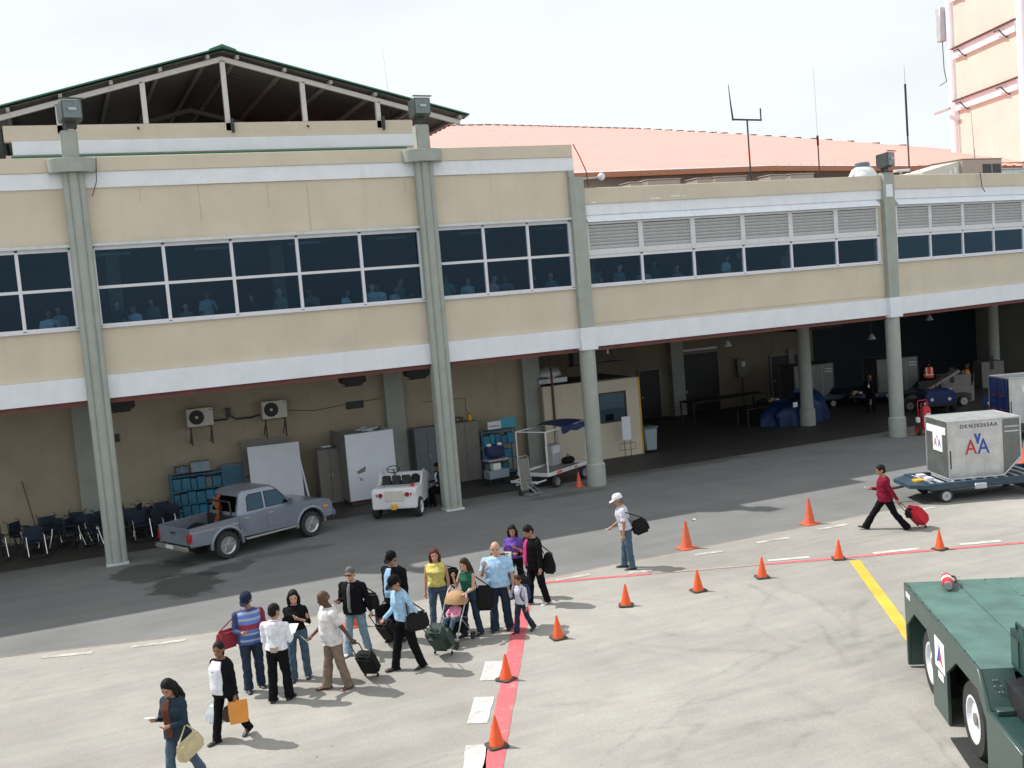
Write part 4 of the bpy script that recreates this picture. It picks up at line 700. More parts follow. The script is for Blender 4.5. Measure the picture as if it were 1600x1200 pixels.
def pickup(loc, rz):
    t = thing('pickup_truck', 'blue-grey four-door pickup truck parked beside the column', 'pickup truck', loc, rz)
    WB = 2.81
    cabp = [(.43, .50)]+[(2.35, .46)]+arc(WB, .40, .47, 170, 10)+[(3.30, .48), (3.60, .50), (3.64, .62), (3.62, .86), (3.55, .98), (3.30, 1.05), (2.28, 1.15), (.43, 1.12)]
    MB().prism(cabp, -.82, .82, 'y').build('body', 'truck_paint', t, bevel=.045, seg=3)
    MB().bb(.3, 3.2, -.6, .6, .42, .8).bb(-1.0, .5, -.6, .6, .45, .60).build('chassis', 'black', t)
    bedp = [(-1.12, .56)]+[(-.47, .52)]+arc(0, .40, .47, 170, 10)+[(.425, .52), (.425, 1.10), (-1.12, 1.06)]
    for s in (-1, 1): MB().prism(bedp, s*.75, s*.82, 'y').build('bed_side', 'truck_paint', t, bevel=.02, seg=2)
    MB().bb(-1.06, .425, -.749, .749, .60, .64).bb(.36, .424, -.749, .749, .641, 1.08).build('bed_floor', 'black', t)
    tg = MB().bb(-1.15, -1.08, -.745, .745, .60, 1.06).build('tailgate', 'truck_paint', t, bevel=.015, seg=2); MB().bb(-1.165, -1.151, -.12, .12, .88, .94).build('handle', 'dark_metal', tg)
    MB().bb(-1.28, -1.16, -.80, .80, .46, .58).build('rear_bumper', 'cab_grey', t, bevel=.02); MB().bb(-1.30, -1.285, -.18, .18, .50, .60).build('number_plate', 'frame_white', t)
    MB().bb(3.60, 3.74, -.82, .82, .46, .66).build('front_bumper', 'truck_paint', t, bevel=.04, seg=2)
    def rr(x0, x1, w, z, n=5):
        r = .14; P = []
        for cx, cy, a0 in ((x1-r, w-r, 0), (x0+r, w-r, 90), (x0+r, -w+r, 180), (x1-r, -w+r, 270)):
            for i in range(n): a = math.radians(a0+90*i/(n-1)); P.append((cx+r*math.cos(a), cy+r*math.sin(a), z))
        return P
    MB().rings([rr(.44, 2.34, .785, 1.10), rr(.52, 2.08, .745, 1.38), rr(.62, 1.80, .69, 1.66), rr(.68, 1.70, .65, 1.735), rr(.80, 1.58, .56, 1.765)]).build('cab', 'truck_paint', t)
    yw = lambda z: .785-(z-1.10)*.145 if z < 1.38 else .745-(z-1.38)*.196
    for s in (-1, 1):
        for nm, P in (('rear', [(.74, 1.18), (1.27, 1.18), (1.27, 1.62), (.86, 1.62), (.78, 1.55)]), ('front', [(1.36, 1.18), (2.12, 1.18), (1.80, 1.60), (1.36, 1.62)])):
            d0 = MB().add([(x, s*(yw(z)+.008), z) for x, z in P], [tuple(range(len(P)))]).build('side_window', 'car_glass', t)
            MB().tube([(x, s*(yw(z)+.006), z) for x, z in P+P[:1]], .014, 5).build('seal', 'black', d0)
        for x0, x1 in ((.52, 1.30), (1.325, 2.28)):
            P = [(x0+(.0 if x0 > 1 else .02), .60), (x1, .58), (x1, 1.12), (x0, 1.12)]
            if x0 < 1: P = [(x0+.12, .60), (x1, .58), (x1, 1.11), (x0-.02, 1.11), (x0, .80)]
            d = MB().prism(P, s*.8205, s*.832, 'y').build('door', 'truck_paint', t, bevel=.006); MB().bb(x0+.06, x0+.22, s*.833, s*.855, .98, 1.03).build('door_handle', 'chrome', d)
        MB().tube([(x, s*.83, z) for x, z in arc(0, .40, .49, 185, -5, 16)], .045, 8).build('wheel_flare', 'truck_paint', t); MB().tube([(x, s*.83, z) for x, z in arc(WB, .40, .49, 185, -5, 16)], .045, 8).build('wheel_flare', 'truck_paint', t)
        MB().bb(.55, 2.25, s*.80, s*.93, .42, .46).build('side_step', 'truck_trim', t, bevel=.015)
        MB().bb(-1.10, .42, s*.8205, s*.824, .90, .945).build('stripe', 'truck_trim', t)
        MB().bb(-1.158, -1.05, s*.70, s*.828, .68, .92).build('tail_light', 'tail_red', t, bevel=.01)
        MB().bb(3.50, 3.63, s*.52, s*.80, .76, .92).build('headlight', 'lens', t, bevel=.02); MB().bb(3.28, 3.45, s*.815, s*.835, .78, .84).build('indicator', 'amber', t)
        MB().box((2.12, s*.93, 1.22), (.12, .20, .17)).build('mirror', 'truck_paint', t, bevel=.03, seg=2)
        wheel(t, (0, s*.72, .375), .375, .26, s, 'chrome', spokes=6, dish=.35, style='alloy'); wheel(t, (WB, s*.72, .375), .375, .26, s, 'chrome', spokes=6, dish=.35, style='alloy')
    MB().add([(2.325, .62, 1.16), (2.325, -.62, 1.16), (1.845, -.56, 1.62), (1.845, .56, 1.62)], [(0,1,2,3)]).build('windscreen', 'car_glass', t); MB().add([(.455, .60, 1.18), (.455, -.60, 1.18), (.590, -.55, 1.60), (.590, .55, 1.60)], [(0,1,2,3)]).build('rear_window', 'car_glass', t)
    MB().bb(-.7, -.1, -.45, .4, .645, .82).build('bed_clutter', 'bag_black', t, bevel=.04)
    MB().tube([(.33, -.6, 1.09), (.33, -.55, 1.5), (.33, .55, 1.5), (.33, .6, 1.09)], .03, 8).build('roll_bar', 'black', t)
    return t
pickup((3.42, 30.96, 0), math.radians(23.7))
t = thing('orange_cloth', 'orange cloth hanging behind the pickup rear window', 'cloth', (3.72, 31.25, .66), math.radians(23.7)); g = MB()
g.grid(lambda u, v: (.05*math.sin(9*v+4*u)-.04, -.12+.24*u+.03*math.sin(8*v), .1+.85*v), 8, 16); g.build('drape', 'orange_dark', t)
MB().grid(lambda u, v: (.02+.05*math.sin(7*v), -.10+.2*u, .55+.42*v), 5, 8).build('fold', 'orange_dark', t)
# white baggage tractor
t = thing('baggage_tractor', 'white open baggage tractor with black seat backs seen from behind', 'tractor', (9.0, 31.75, 0), math.radians(60))
MB().prism([(0, .34), (0, .88), (.10, .96), (1.0, .96), (1.0, .34)], -.70, .70, 'y').build('rear_body', 'white_paint', t, bevel=.03, seg=2)
MB().prism([(1.0, .32), (1.0, .62), (1.55, .62), (1.55, 1.22), (1.95, 1.18), (2.35, .98), (2.45, .70), (2.45, .32)], -.69, .69, 'y').build('front_body', 'white_paint', t, bevel=.025, seg=2)
for s in (-1, 1):
    MB().prism([(.9, .6), (.9, .96), (1.2, 1.25), (1.56, 1.3), (1.56, .6)], s*.64, s*.695, 'y').build('side_panel', 'white_paint', t, bevel=.01)
    MB().lathe([(.07, -.03), (.07, -.001)], 14, 'x', (0, s*.42, .78)).build('tail_light', 'tail_red', t); MB().bb(-.01, -.001, s*.54-.02, s*.54+.02, .74, .82).build('reflector', 'tail_red', t)
    wheel(t, (.42, s*.66, .31), .31, .2, s, 'white_paint'); wheel(t, (2.05, s*.62, .29), .29, .18, s, 'white_paint')
for i in range(3): MB().bb(.42, .55, -.46+i*.31, -.19+i*.31, 1.0, 1.30).build('seat_back', 'black', t, bevel=.03, seg=2)
MB().bb(.56, 1.0, -.5, .5, .965, 1.06).build('seat', 'black', t, bevel=.02); MB().bb(.40, .44, -.52, .52, .965, 1.02).bb(.56, .60, -.20, -.17, .97, 1.3).bb(.56, .6, .11, .14, .97, 1.3).build('seat_frame', 'truck_trim', t)
MB().bb(-.03, -.002, -.30, .28, .60, .90).build('rear_plate', 'ac_cream', t, bevel=.005); MB().bb(-.15, -.001, -.08, .08, .34, .50).build('tow_hitch', 'yellow_paint', t, bevel=.01)
s_ = MB().tube([(1.35+.05*math.sin(i*PI/10), .28+.20*math.cos(i*PI/10), 1.36+.17*math.sin(i*PI/10)*.6) for i in range(21)], .015, 6).build('steering_wheel', 'black', t); MB().tube([(1.35, .28, 1.36), (1.6, .28, 1.1)], .02, 6).tube([(1.35, .09, 1.36), (1.35, .47, 1.36)], .01, 5).build('steering_column', 'black', s_)
MB().lathe([(.16, -.02), (.16, .02)], 16, 'x', (1.55, -.38, 1.0)).build('dark_recess', 'black', t); MB().bb(.25, .30, -.6, -.5, .97, 1.06).build('lever', 'red_paint', t)
# baggage cart with blue canopy
ca = math.radians(31); t = thing('baggage_cart', 'white baggage cart with blue canvas canopy beside the round column', 'cart', (14.64, 32.62, 0), ca)
MB().bb(0, 2.5, 0, .05, .42, .54).bb(0, 2.5, 1.25, 1.3, .42, .54).bb(0, .05, .05, 1.25, .42, .54).bb(2.45, 2.5, .05, 1.25, .42, .54).build('deck_frame', 'white_paint', t, bevel=.006)
MB().bb(.05, 2.45, .05, 1.25, .44, .47).build('deck', 'cab_grey', t)
for x in (.02, 2.44):
    for y in (.02, 1.24): MB().bb(x, x+.04, y, y+.04, .54, 1.92).build('post', 'white_paint', t)
MB().tube([(.04, .04, 1.92), (.04, 1.26, 1.92), (2.46, 1.26, 1.92), (2.46, .04, 1.92), (.04, .04, 1.92)], .022, 6).build('roof_frame', 'white_paint', t)
c = MB().grid(lambda u, v: (.9+1.6*u, -.02+1.36*v, 1.98+.06*math.sin(v*PI)-.03*math.sin(u*PI*2)), 10, 8).build('canopy', 'tarp_blue', t); MB().grid(lambda u, v: (.9+1.6*u, -.04-.02*math.sin(11*u), 1.97-.22*v-.03*math.sin(13*u)*v), 16, 3).build('canopy_skirt', 'tarp_blue', c)
for x, y in ((.4, -.02), (2.1, -.02), (.4, 1.32), (2.1, 1.32)): wheel(t, (x, y, .20), .20, .12, -1 if y < 0 else 1, 'steel')
MB().bb(-.5, 0, .1, .14, .30, .34).bb(-.5, 0, 1.16, 1.2, .30, .34).bb(-.55, -.5, .1, 1.2, .28, .36).tube([(-.5, .65, .32), (-.95, .65, .30)], .03, 6).build('tow_bar', 'white_paint', t); MB().bb(.5, .8, -.012, -.001, .45, .52).bb(1.6, 1.75, -.012, -.001, .45, .52).build('reflector', 'cone_orange', t)
tbox('document_tray', 'small grey tray standing at the far end of the baggage cart', 'tray', 'galv', (15.5, 34.1, .475), (.55, .3, .75), ca, extra=lambda t, d: MB().bb(.05, .5, -.006, -.001, .45, .7).build('panel', 'white_paint', t))
tbox('dark_bag', 'crumpled black bag on the baggage cart deck', 'bag', 'bag_black', (16.1, 34.1, .475), (.5, .35, .22), ca, .08, lambda t, d: MB().tube([(.1, .17, .22), (.25, .17, .33), (.4, .17, .22)], .015, 6).build('handle', 'bag_black', t))
# hand truck and low trolley
t = thing('hand_truck', 'grey steel hand truck standing before the baggage cart', 'hand truck', (13.55, 32.1, 0), .3)
MB().tube([(0, .2, .05), (0, .3, 1.2), (.05, .32, 1.27), (.40, .32, 1.27), (.45, .3, 1.2), (.45, .2, .05)], .018, 8).tube([(0, .25, .5), (.45, .25, .5)], .014, 6).tube([(0, .28, .9), (.45, .28, .9)], .014, 6).build('frame', 'steel', t); MB().bb(.02, .43, .265, .29, .15, 1.2).build('back_plate', 'cab_grey', t); MB().bb(.0, .45, -.15, .22, .02, .04).build('toe_plate', 'steel', t)
MB().tube([(.05, .2, .35), (.05, -.05, .35), (.2, -.3, .1), (.4, -.3, .1), (.4, .2, .35)], .014, 6).build('loop', 'steel', t)
for x in (.0, .45): MB().lathe([(.1, -.03), (.1, .03)], 14, 'x', (x, .26, .1)).build('wheel', 'rubber', t)
t = thing('cleaning_trolley', 'grey two-tier trolley with paper in front of the blue rack', 'trolley', (13.3, 34.6, 0), .15)
MB().bb(0, .8, 0, .45, .25, .55).build('lower_bin', 'plastic_grey', t, bevel=.02); MB().bb(0, .8, 0, .45, .88, .92).build('top_tray', 'galv', t)
for x in (.02, .75):
    for y in (.02, .4): MB().bb(x, x+.03, y, y+.03, .08, .88).build('post', 'dark_metal', t); MB().lathe([(.05, -.02), (.05, .02)], 10, 'x', (x+.015, y+.015, .05)).build('caster', 'rubber', t)
MB().bb(.2, .5, .05, .3, .56, .78).build('paper_pack', 'paper', t)
tbox('travel_bag', 'blue and white travel bag hanging before the blue rack', 'bag', 'bag_navy', (13.35, 34.65, .93), (.7, .4, .5), .15, .12, lambda t, d: (MB().sph((.1, .15, .5), (.1, .1, .06)).build('white_patch', 'paper', t), MB().sph((.5, .1, .5), (.1, .1, .06)).build('flap', 'paper', t)))
# ---------------------------------------------------------------- cargo dolly with container
def text_mesh(s, size, ext=.002, sp=1.0):
    cu = bpy.data.curves.new('txt', 'FONT'); cu.body = s; cu.size = size; cu.extrude = ext; cu.space_character = sp; cu.align_x = 'CENTER'; cu.align_y = 'CENTER'; o = bpy.data.objects.new('txt', cu); COL.objects.link(o)
    dg = bpy.context.evaluated_depsgraph_get(); me = bpy.data.meshes.new_from_object(o.evaluated_get(dg)); bpy.data.objects.remove(o); bpy.data.curves.remove(cu); me.materials.clear(); return me
def put_text(s, size, mat, parent, loc, rz=0, sx=1, name='lettering'):
    o = link(name, text_mesh(s, size, sp=1.22 if len(s) > 3 else 1.0), mat, parent, loc, (PI/2, 0, rz)); o.scale = (sx, 1, 1); return o
def dolly(loc, rz, label):
    t = thing('container_dolly', label, 'dolly', loc, rz, 'container dollies')
    for y in (.0, 1.62): MB().bb(-.45, 3.15, y, y+.10, .40, .58).build('side_beam', 'dolly_blue', t, bevel=.01)
    MB().bb(-.45, -.35, .101, 1.619, .40, .58).bb(3.05, 3.15, .101, 1.619, .40, .58).bb(-.349, 3.049, .101, 1.619, .36, .42).build('deck', 'dolly_blue', t)
    MB().prism([(-.45, 0), (-.45, 1.72), (-.9, 1.35), (-.9, .25)], .44, .54, 'z').build('nose_plate', 'dolly_blue', t)
    for i in range(11): MB().cyl((-.25+i*.3, .12, .505), (-.25+i*.3, 1.6, .505), .05, n=10).build('roller', 'galv', t)
    for x in (0.05, 2.45):
        for y, s in ((.16, -1), (1.56, 1)): wheel(t, (x, y, .19), .19, .14, s, 'galv')
        MB().bb(x-.05, x+.05, .25, 1.5, .14, .24).build('axle', 'dark_metal', t)
    MB().tube([(-.85, .8, .42), (-1.35, .8, .36)], .04, 8).tube([(-1.35+.07*math.cos(i*PI/6), .8+.07*math.sin(i*PI/6), .36) for i in range(13)], .02, 6).build('tow_bar', 'dark_metal', t)
    MB().bb(.78, 1.12, -.06, -.002, .34, .50).build('stop_latch', 'galv', t, bevel=.02); MB().bb(-.6, -.35, .55, .8, .545, .60).build('lock', 'yellow_paint', t); MB().bb(-.3, -.1, .5, .75, .56, .64).build('guide', 'frame_white', t); MB().bb(-.3, -.1, 1.0, 1.25, .56, .64).build('guide', 'frame_white', t)
    return t
dolly((21.74, 22.27, 0), math.radians(-20), 'dark blue container dolly under the silver cargo container')
def container(loc, rz, label, sign=True, shell='alu'):
    t = thing('cargo_container', label, 'container', loc, rz, 'silver air cargo containers'); D_ = 1.45
    P = [(0, 0), (1.5, 0), (2.0, .48), (2.0, 1.6), (0, 1.6)]
    MB().prism(P, 0, D_, 'y').build('shell', shell, t, bevel=.012)
    fr = MB()
    for a, b in zip(P, P[1:]+P[:1]):
        for y in (-.006, D_+.006): fr.tube([(a[0], y, a[1]), (b[0], y, b[1])], .028, 6)
    for p in P: fr.tube([(p[0], 0, p[1]), (p[0], D_, p[1])], .024, 6)
    fr.build('edge_frame', shell, t)
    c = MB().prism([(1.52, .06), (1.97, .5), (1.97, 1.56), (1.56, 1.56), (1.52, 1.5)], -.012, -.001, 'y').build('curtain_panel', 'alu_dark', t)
    for z in (1.33, 1.20): MB().bb(1.56, 1.96, -.024, -.013, z, z+.035).build('strap', 'galv', c)
    for i in range(3): MB().bb(.04+.49*i+.44, .05+.49*i+.44, -.004, -.001, .05, 1.55).build('seam', 'alu', t)
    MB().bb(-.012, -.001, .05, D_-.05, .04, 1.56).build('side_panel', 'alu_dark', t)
    if sign: MB().bb(-.03, -.013, .12, D_-.1, 1.22, 1.42).build('white_strip', 'paper', t)
    if sign: lp = MB().bb(-.028, -.013, .35, .95, .72, 1.30).build('logo_plate', 'paper', t)
    if sign:
        put_text('DKN20265AA', .15, 'ink', t, (.86, -.012, 1.44), sx=1.0)
        put_text('A', .60, 'logo_red', t, (.62, -.012, .84), sx=.82); put_text('A', .60, 'logo_blue', t, (.97, -.012, .84), sx=.82)
        MB().prism([(.72, 1.22), (.78, 1.22), (.815, 1.06), (.85, 1.22), (.91, 1.22), (.83, .93), (.80, .93)], -.014, -.009, 'y').build('eagle_mark', 'logo_blue', t)
        for dy, m in ((.78, 'logo_red'), (.52, 'logo_blue')): put_text('A', .34, m, t, (-.031, dy, .95), -PI/2, .8)
        MB().prism([(.62, 1.15), (.65, 1.02), (.68, 1.15)], -.034, -.029, 'x').build('eagle_mark', 'logo_blue', t)
    MB().bb(.02, .05, -.03, -.013, .3, .8).build('latch', 'dark_metal', t)
    return t
container((22.16, 22.54, .562), math.radians(-21), 'silver cargo container with red and blue double A logo on the dolly')
c2 = container((30.9, 28.45, .562), math.radians(-20), 'grey cargo container with a blue side curtain at the right edge', False)
MB().grid(lambda u, v: (-.06-.05*math.sin(17*u)*(.4+v), .02+1.4*u, .06+1.5*v), 40, 6).build('side_curtain', 'blue_paint', c2); MB().bb(.45, .6, -.012, -.001, 1.1, 1.35).bb(.8, 1.3, -.012, -.001, 1.2, 1.45).bb(1.1, 1.45, -.012, -.001, .6, 1.0).build('placard', 'paper', c2)
MB().bb(-.075, -.065, .05, 1.4, .95, .98).bb(-.075, -.065, .05, 1.4, .45, .48).build('strap', 'red_paint', c2)
dolly((30.35, 28.2, 0), math.radians(-19), 'container dolly under the curtained container at the right edge')
c3 = container((35.2, 40.0, .5), math.radians(-15), 'dim container with a logo plate in the dark bay behind the column', False, 'alu_dark'); MB().bb(.6, 1.15, -.015, -.001, .7, 1.25).build('logo_card', 'paper', c3); put_text('A', .3, 'logo_red', c3, (.77, -.02, .95), sx=.8); put_text('A', .3, 'logo_blue', c3, (.98, -.02, .95), sx=.8)  # dark shell colour stands in for the bay's shade on this container
dolly((34.6, 39.9, 0), math.radians(-15), 'dolly under the dim container in the dark bay')
c4 = container((27.7, 42.9, .5), math.radians(-10), 'dim grey container between the two round columns', False, 'alu_dark'); c4.location = (31.6, 41.5, .5)  # dark shell again, shade put into its colour
dolly((31.0, 41.4, 0), math.radians(-10), 'dolly under the grey container between the two round columns')
# ---------------------------------------------------------------- blue tractors in the bay
def blue_tug(loc, rz, label):
    t = thing('blue_tractor', label, 'tractor', loc, rz, 'blue baggage tractors'); MB().prism([(-.62, .32), (.62, .32), (.62, .85), (.5, 1.0), (-.5, 1.0), (-.62, .85)], 0, 1.0, 'y').build('hood', 'blue_paint', t, bevel=.03, seg=2)
    MB().bb(-.62, .62, 1.001, 2.3, .32, .78).build('rear_body', 'blue_paint', t, bevel=.02); MB().bb(-.45, .45, 1.5, 1.9, .78, .9).bb(-.45, .45, 1.9, 2.02, .78, 1.25).build('seat', 'black', t, bevel=.02)
    for s in (-1, 1): MB().lathe([(.07, -.02), (.07, -.001)], 14, 'y', (s*.36, 0, .62)).build('headlight', 'frame_white', t); wheel(t, (s*.60, .5, .29), .29, .18, s, 'white_paint', 'x'); wheel(t, (s*.60, 1.9, .29), .29, .18, s, 'white_paint', 'x')
    MB().bb(-.6, .6, -.08, -.001, .34, .46).build('bumper', 'black', t); MB().tube([(.25+.17*math.cos(i*PI/8), 1.15, 1.12+.17*math.sin(i*PI/8)) for i in range(17)], .012, 5).tube([(.25, 1.15, 1.12), (.25, 1.0, .95)], .02, 5).build('steering_wheel', 'black', t)
    MB().bb(.64, .72, 1.0, 1.3, .5, .95).bb(.64, .72, 1.35, 1.6, .35, .7).build('side_tank', 'white_paint', t, bevel=.02); return t
blue_tug((34.4, 35.3, 0), math.radians(-30), 'blue baggage tractor with two headlights in the shaded bay'); blue_tug((34.6, 32.4, 0), math.radians(-60), 'blue tractor half hidden behind the curtained container')
tbox('pale_crate', 'low pale crate behind the blue baggage tractor', 'crate', 'cab_grey', (36.9, 37.8, .0), (1.5, .9, 1.25), -.4, extra=lambda t, d: MB().bb(.4, .6, -.01, -.001, .9, 1.6).build('hand_hole', 'black', t)); tbox('pale_crate', 'dim grey crate at the back near the far round column', 'crate', 'cab_grey', (42.0, 40.3, 0), (1.1, 1, 1.3), -.4, extra=lambda t, d: MB().bb(.4, .6, -.01, -.001, .9, 1.6).build('hand_hole', 'black', t))  # grey on both crates: shade of the bay is put into their colour
t = thing('belt_loader', 'dark belt loader arm sloping behind the blue tractor', 'belt loader', (34.6, 37.2, 0), -.3); MB().box((.6, 0, .85), (3.4, .5, .12), (0, -.45, 0)).build('belt', 'cab_grey', t); MB().bb(-.6, 2.6, -.3, .3, .25, .55).build('chassis', 'dark_metal', t)
for x in (-.3, 2.2): wheel(t, (x, -.35, .25), .25, .15, -1, 'steel'); wheel(t, (x, .35, .25), .25, .15, 1, 'steel')
# ---------------------------------------------------------------- fire extinguishers
t = thing('extinguisher_cart', 'red wheeled fire extinguisher cart beside the right round column', 'fire extinguisher', (29.95, 31.55, 0), -.3); MB().lathe([(.05, .25), (.19, .30), (.20, .95), (.14, 1.08), (.05, 1.12)], 20).build('tank', 'red_paint', t); MB().lathe([(.03, 1.12), (.05, 1.15), (.04, 1.24)], 12).build('valve', 'steel', t)
for s in (-1, 1): wheel(t, (s*.28, .05, .22), .22, .09, s, 'red_paint', 'x')
MB().tube([(-.2, .12, .2), (-.2, .2, 1.2), (-.15, .22, 1.3), (.15, .22, 1.3), (.2, .2, 1.2), (.2, .12, .2)], .02, 6).bb(-.3, .3, .0, .1, .2, .25).build('frame', 'red_paint', t); MB().tube([(0, 0, 1.2), (-.2, -.15, 1.2), (-.26, -.15, .8), (-.2, -.12, .5)], .022, 6).build('hose', 'black', t); MB().bb(-.06, .10, -.212, -.20, .55, .85).build('label_sheet', 'paper', t)
MB().bb(-.35, -.25, -.1, .1, .5, .7).build('box', 'paper', t, bevel=.02)
# ---------------------------------------------------------------- green pushback tractor
GT = thing('pushback_tractor', 'heavy dark green pushback tractor cut by the lower right edge', 'tractor', (12.36, 13.69, 0), math.radians(-30))
sp = [(0.0, .05), (0.0, 1.42), (-4.0, 1.42), (-4.33, 1.0), (-5.6, 1.0), (-5.6, .2), (-4.28, .2), (-4.28, .85), (-3.95, 1.13), (-2.98, 1.13), (-2.46, .80), (-2.46, .02), (-1.66, .02), (-1.66, .80), (-1.80+.4, 1.08), (-.62, 1.08), (-.08, .72), (-.08, .05)]
MB().prism(sp, 0, .05, 'x').build('side_plate', 'tug_green', GT, bevel=.006)
MB().prism(sp, 2.65, 2.7, 'x').build('side_plate', 'tug_green', GT, bevel=.006)
MB().bb(.051, .80, -3.99, -.001, 1.36, 1.419).build('deck_plate', 'tug_deck', GT, bevel=.004); MB().bb(.806, 2.649, -3.99, -.001, 1.36, 1.424).build('deck_plate', 'tug_deck', GT, bevel=.004)
MB().bb(.051, 2.649, -.08, -.002, .05, 1.359).build('front_plate', 'tug_green', GT); MB().bb(.3, 2.4, -5.5, -.09, .35, 1.3).build('chassis', 'black', GT)
MB().prism([(-3.99, 1.415), (-4.32, .995), (-4.32, .98), (-3.98, 1.36)], .051, .44, 'x').build('rear_slope', 'tug_green', GT); MB().bb(.051, .44, -5.6, -4.33, .2, .99).build('rear_box', 'tug_dark', GT, bevel=.01)
MB().bb(.08, .30, -4.5, -4.36, .991, 1.06).build('rear_step', 'tug_green', GT, bevel=.01)
cb = MB().bb(.44, 2.3, -6.2, -3.92, 1.43, 1.92).build('cab_wall', 'tug_dark', GT, bevel=.01)
for i in range(4): MB().bb(.425, .439, -4.25-i*.45, -4.0-i*.45, 1.5, 1.84).build('cab_slot', 'tug_green', cb)
MB().tube([(.5, -4.0, 1.92), (.5, -4.0, 2.0), (.5, -4.3, 2.0), (.5, -4.3, 1.92)], .02, 6).build('grab_handle', 'tug_dark', cb)
for y in (-1.3, -3.45): wheel(GT, (.24, y, .52), .52, .34, -1, 'frame_white', 'x', .60, 6, .62); wheel(GT, (2.46, y, .52), .52, .34, 1, 'frame_white', 'x', .60, 6, .62)
st_ = MB().bb(-.006, -.001, -2.40, -1.88, .72, 1.17).build('sticker', 'paper', GT)
MB().prism([(-2.14, 1.12), (-2.30, .80), (-2.14, .86)], -.009, -.0065, 'x').build('emblem_half', 'logo_red', st_); MB().prism([(-2.14, 1.12), (-2.14, .86), (-1.98, .80)], -.009, -.0065, 'x').build('emblem_half', 'logo_blue', st_)
MB().bb(-.006, -.001, -2.30, -2.02, .58, .68).build('label_plate', 'paper', GT)
for i in range(4): MB().bb(-.006, -.001, -.20-i*.075, -.15-i*.075, 1.23, 1.32).build('stencil_mark', 'paper', GT)
for i in range(9): MB().sph((.03, -.25-i*.44, 1.422), .014, 6, 4).build('bolt', 'tug_dark', GT)
for i in range(5): MB().sph((.86+i*.4, -.06, 1.426), .014, 6, 4).build('bolt', 'tug_dark', GT)
MB().bb(1.5, 1.9, -1.0, -.5, 1.4245, 1.432).build('filler_hatch', 'tug_deck', GT, bevel=.003)
for i in range(6): MB().sph((.16+.04*(i % 3), -4.10-.05*(i//2), 1.30-.06*(i//2)), .012, 6, 4).build('bolt', 'steel', GT)
e = thing('fire_extinguisher', 'red fire extinguisher lying on the green tractor deck', 'fire extinguisher', (12.72, 13.1, 1.425+.085), math.radians(-42)); MB().lathe([(.03, -.26), (.075, -.22), (.085, -.16), (.085, .16), (.07, .21), (.05, .23)], 20, 'y').build('body', 'red_paint', e); MB().lathe([(.062, -.30), (.062, -.22)], 16, 'y').build('base_ring', 'steel', e)
MB().tube([(.03, .22, .02), (.12, .15, .03), (.14, -.02, .0), (.11, -.14, .02)], .018, 7).build('hose', 'black', e); MB().bb(-.03, .03, .22, .34, .0, .05).build('valve', 'steel', e); MB().lathe([(.0865, -.06), (.0865, .06)], 20, 'y').build('band', 'paper', e)
t = thing('rubber_mat', 'black scuffed rubber mat under the green tractor rear wheel', 'mat', (10.75, 10.4, .02), math.radians(-30)); MB().bb(-.35, 1.0, -.6, .75, 0, .02).build('sheet', 'rubber', t)
# ---------------------------------------------------------------- cones
def cone(h, mat, base):
    t = thing('traffic_cone', 'x', 'traffic cone', (0, 0, .012), 0, 'orange traffic cones'); w = h*.33 if base else h*.36
    rr_ = h*(.25 if base else .215); MB().lathe([(rr_, .025), (rr_*.93, .05), (h*.035, h), (h*.02, h)], 24).build('body', mat, t)
    q = .155 if base else .22
    MB().prism([(-q, -q*.8), (-q*.8, -q), (q*.8, -q), (q, -q*.8), (q, q*.8), (q*.8, q), (-q*.8, q), (-q, q*.8)], 0, .03, 'z').build('base', 'cone_base' if base else mat, t, bevel=.006); return t
cs = cone(.465, 'cone_orange', True); ct = cone(.70, 'cone_orange_old', False)
small = [(5.36, 14.59, 'orange cone on the red line nearest the camera'), (6.54, 17.05, 'orange cone with a dark smudge at the red line beside the second white dash'), (8.24, 18.51, 'orange cone just right of the boy with the backpack'), (10.29, 19.54, 'orange cone below the man in the white cap'), (12.03, 19.5, 'orange cone fifth from the camera in the row'), (13.67, 19.49, 'orange cone on the faded stretch of the red line'), (15.89, 19.64, 'orange cone where the yellow line meets the red line'), (18.12, 18.84, 'orange cone below the red suitcase')]
for i, (x, y, lb) in enumerate(small):
    if i == 0: cs.location = (x, y, .012); cs['label'] = lb
    else:
        c = copy_tree(cs, (x, y, .012), None, lb, rot=(random.uniform(-.025, .025), random.uniform(-.025, .025), random.uniform(-.7, .7))); k_ = random.uniform(.96, 1.03); c.scale = (random.uniform(.95, 1.05), k_, k_)
tall = [(13.82, 22.80, 0, 'tall faded orange cone at the asphalt edge behind the white cap man'), (17.61, 22.85, 0, 'tall faded cone on the asphalt right of the shadow tip'), (5.05, 21.9, 0, 'tall faded cone behind the man in the black jacket'), (27.6, 24.9, 0, 'tall orange cone cut by the right edge behind the container')]
for i, (x, y, z, lb) in enumerate(tall):
    if i == 0: ct.location = (x, y, .004); ct['label'] = lb
    else: copy_tree(ct, (x, y, .004), random.uniform(-.5, .5), lb)
c = copy_tree(ct, (15.58, 32.3, .004), .2, 'orange cone standing against the round column base'); c.scale = (.75, .75, .70)
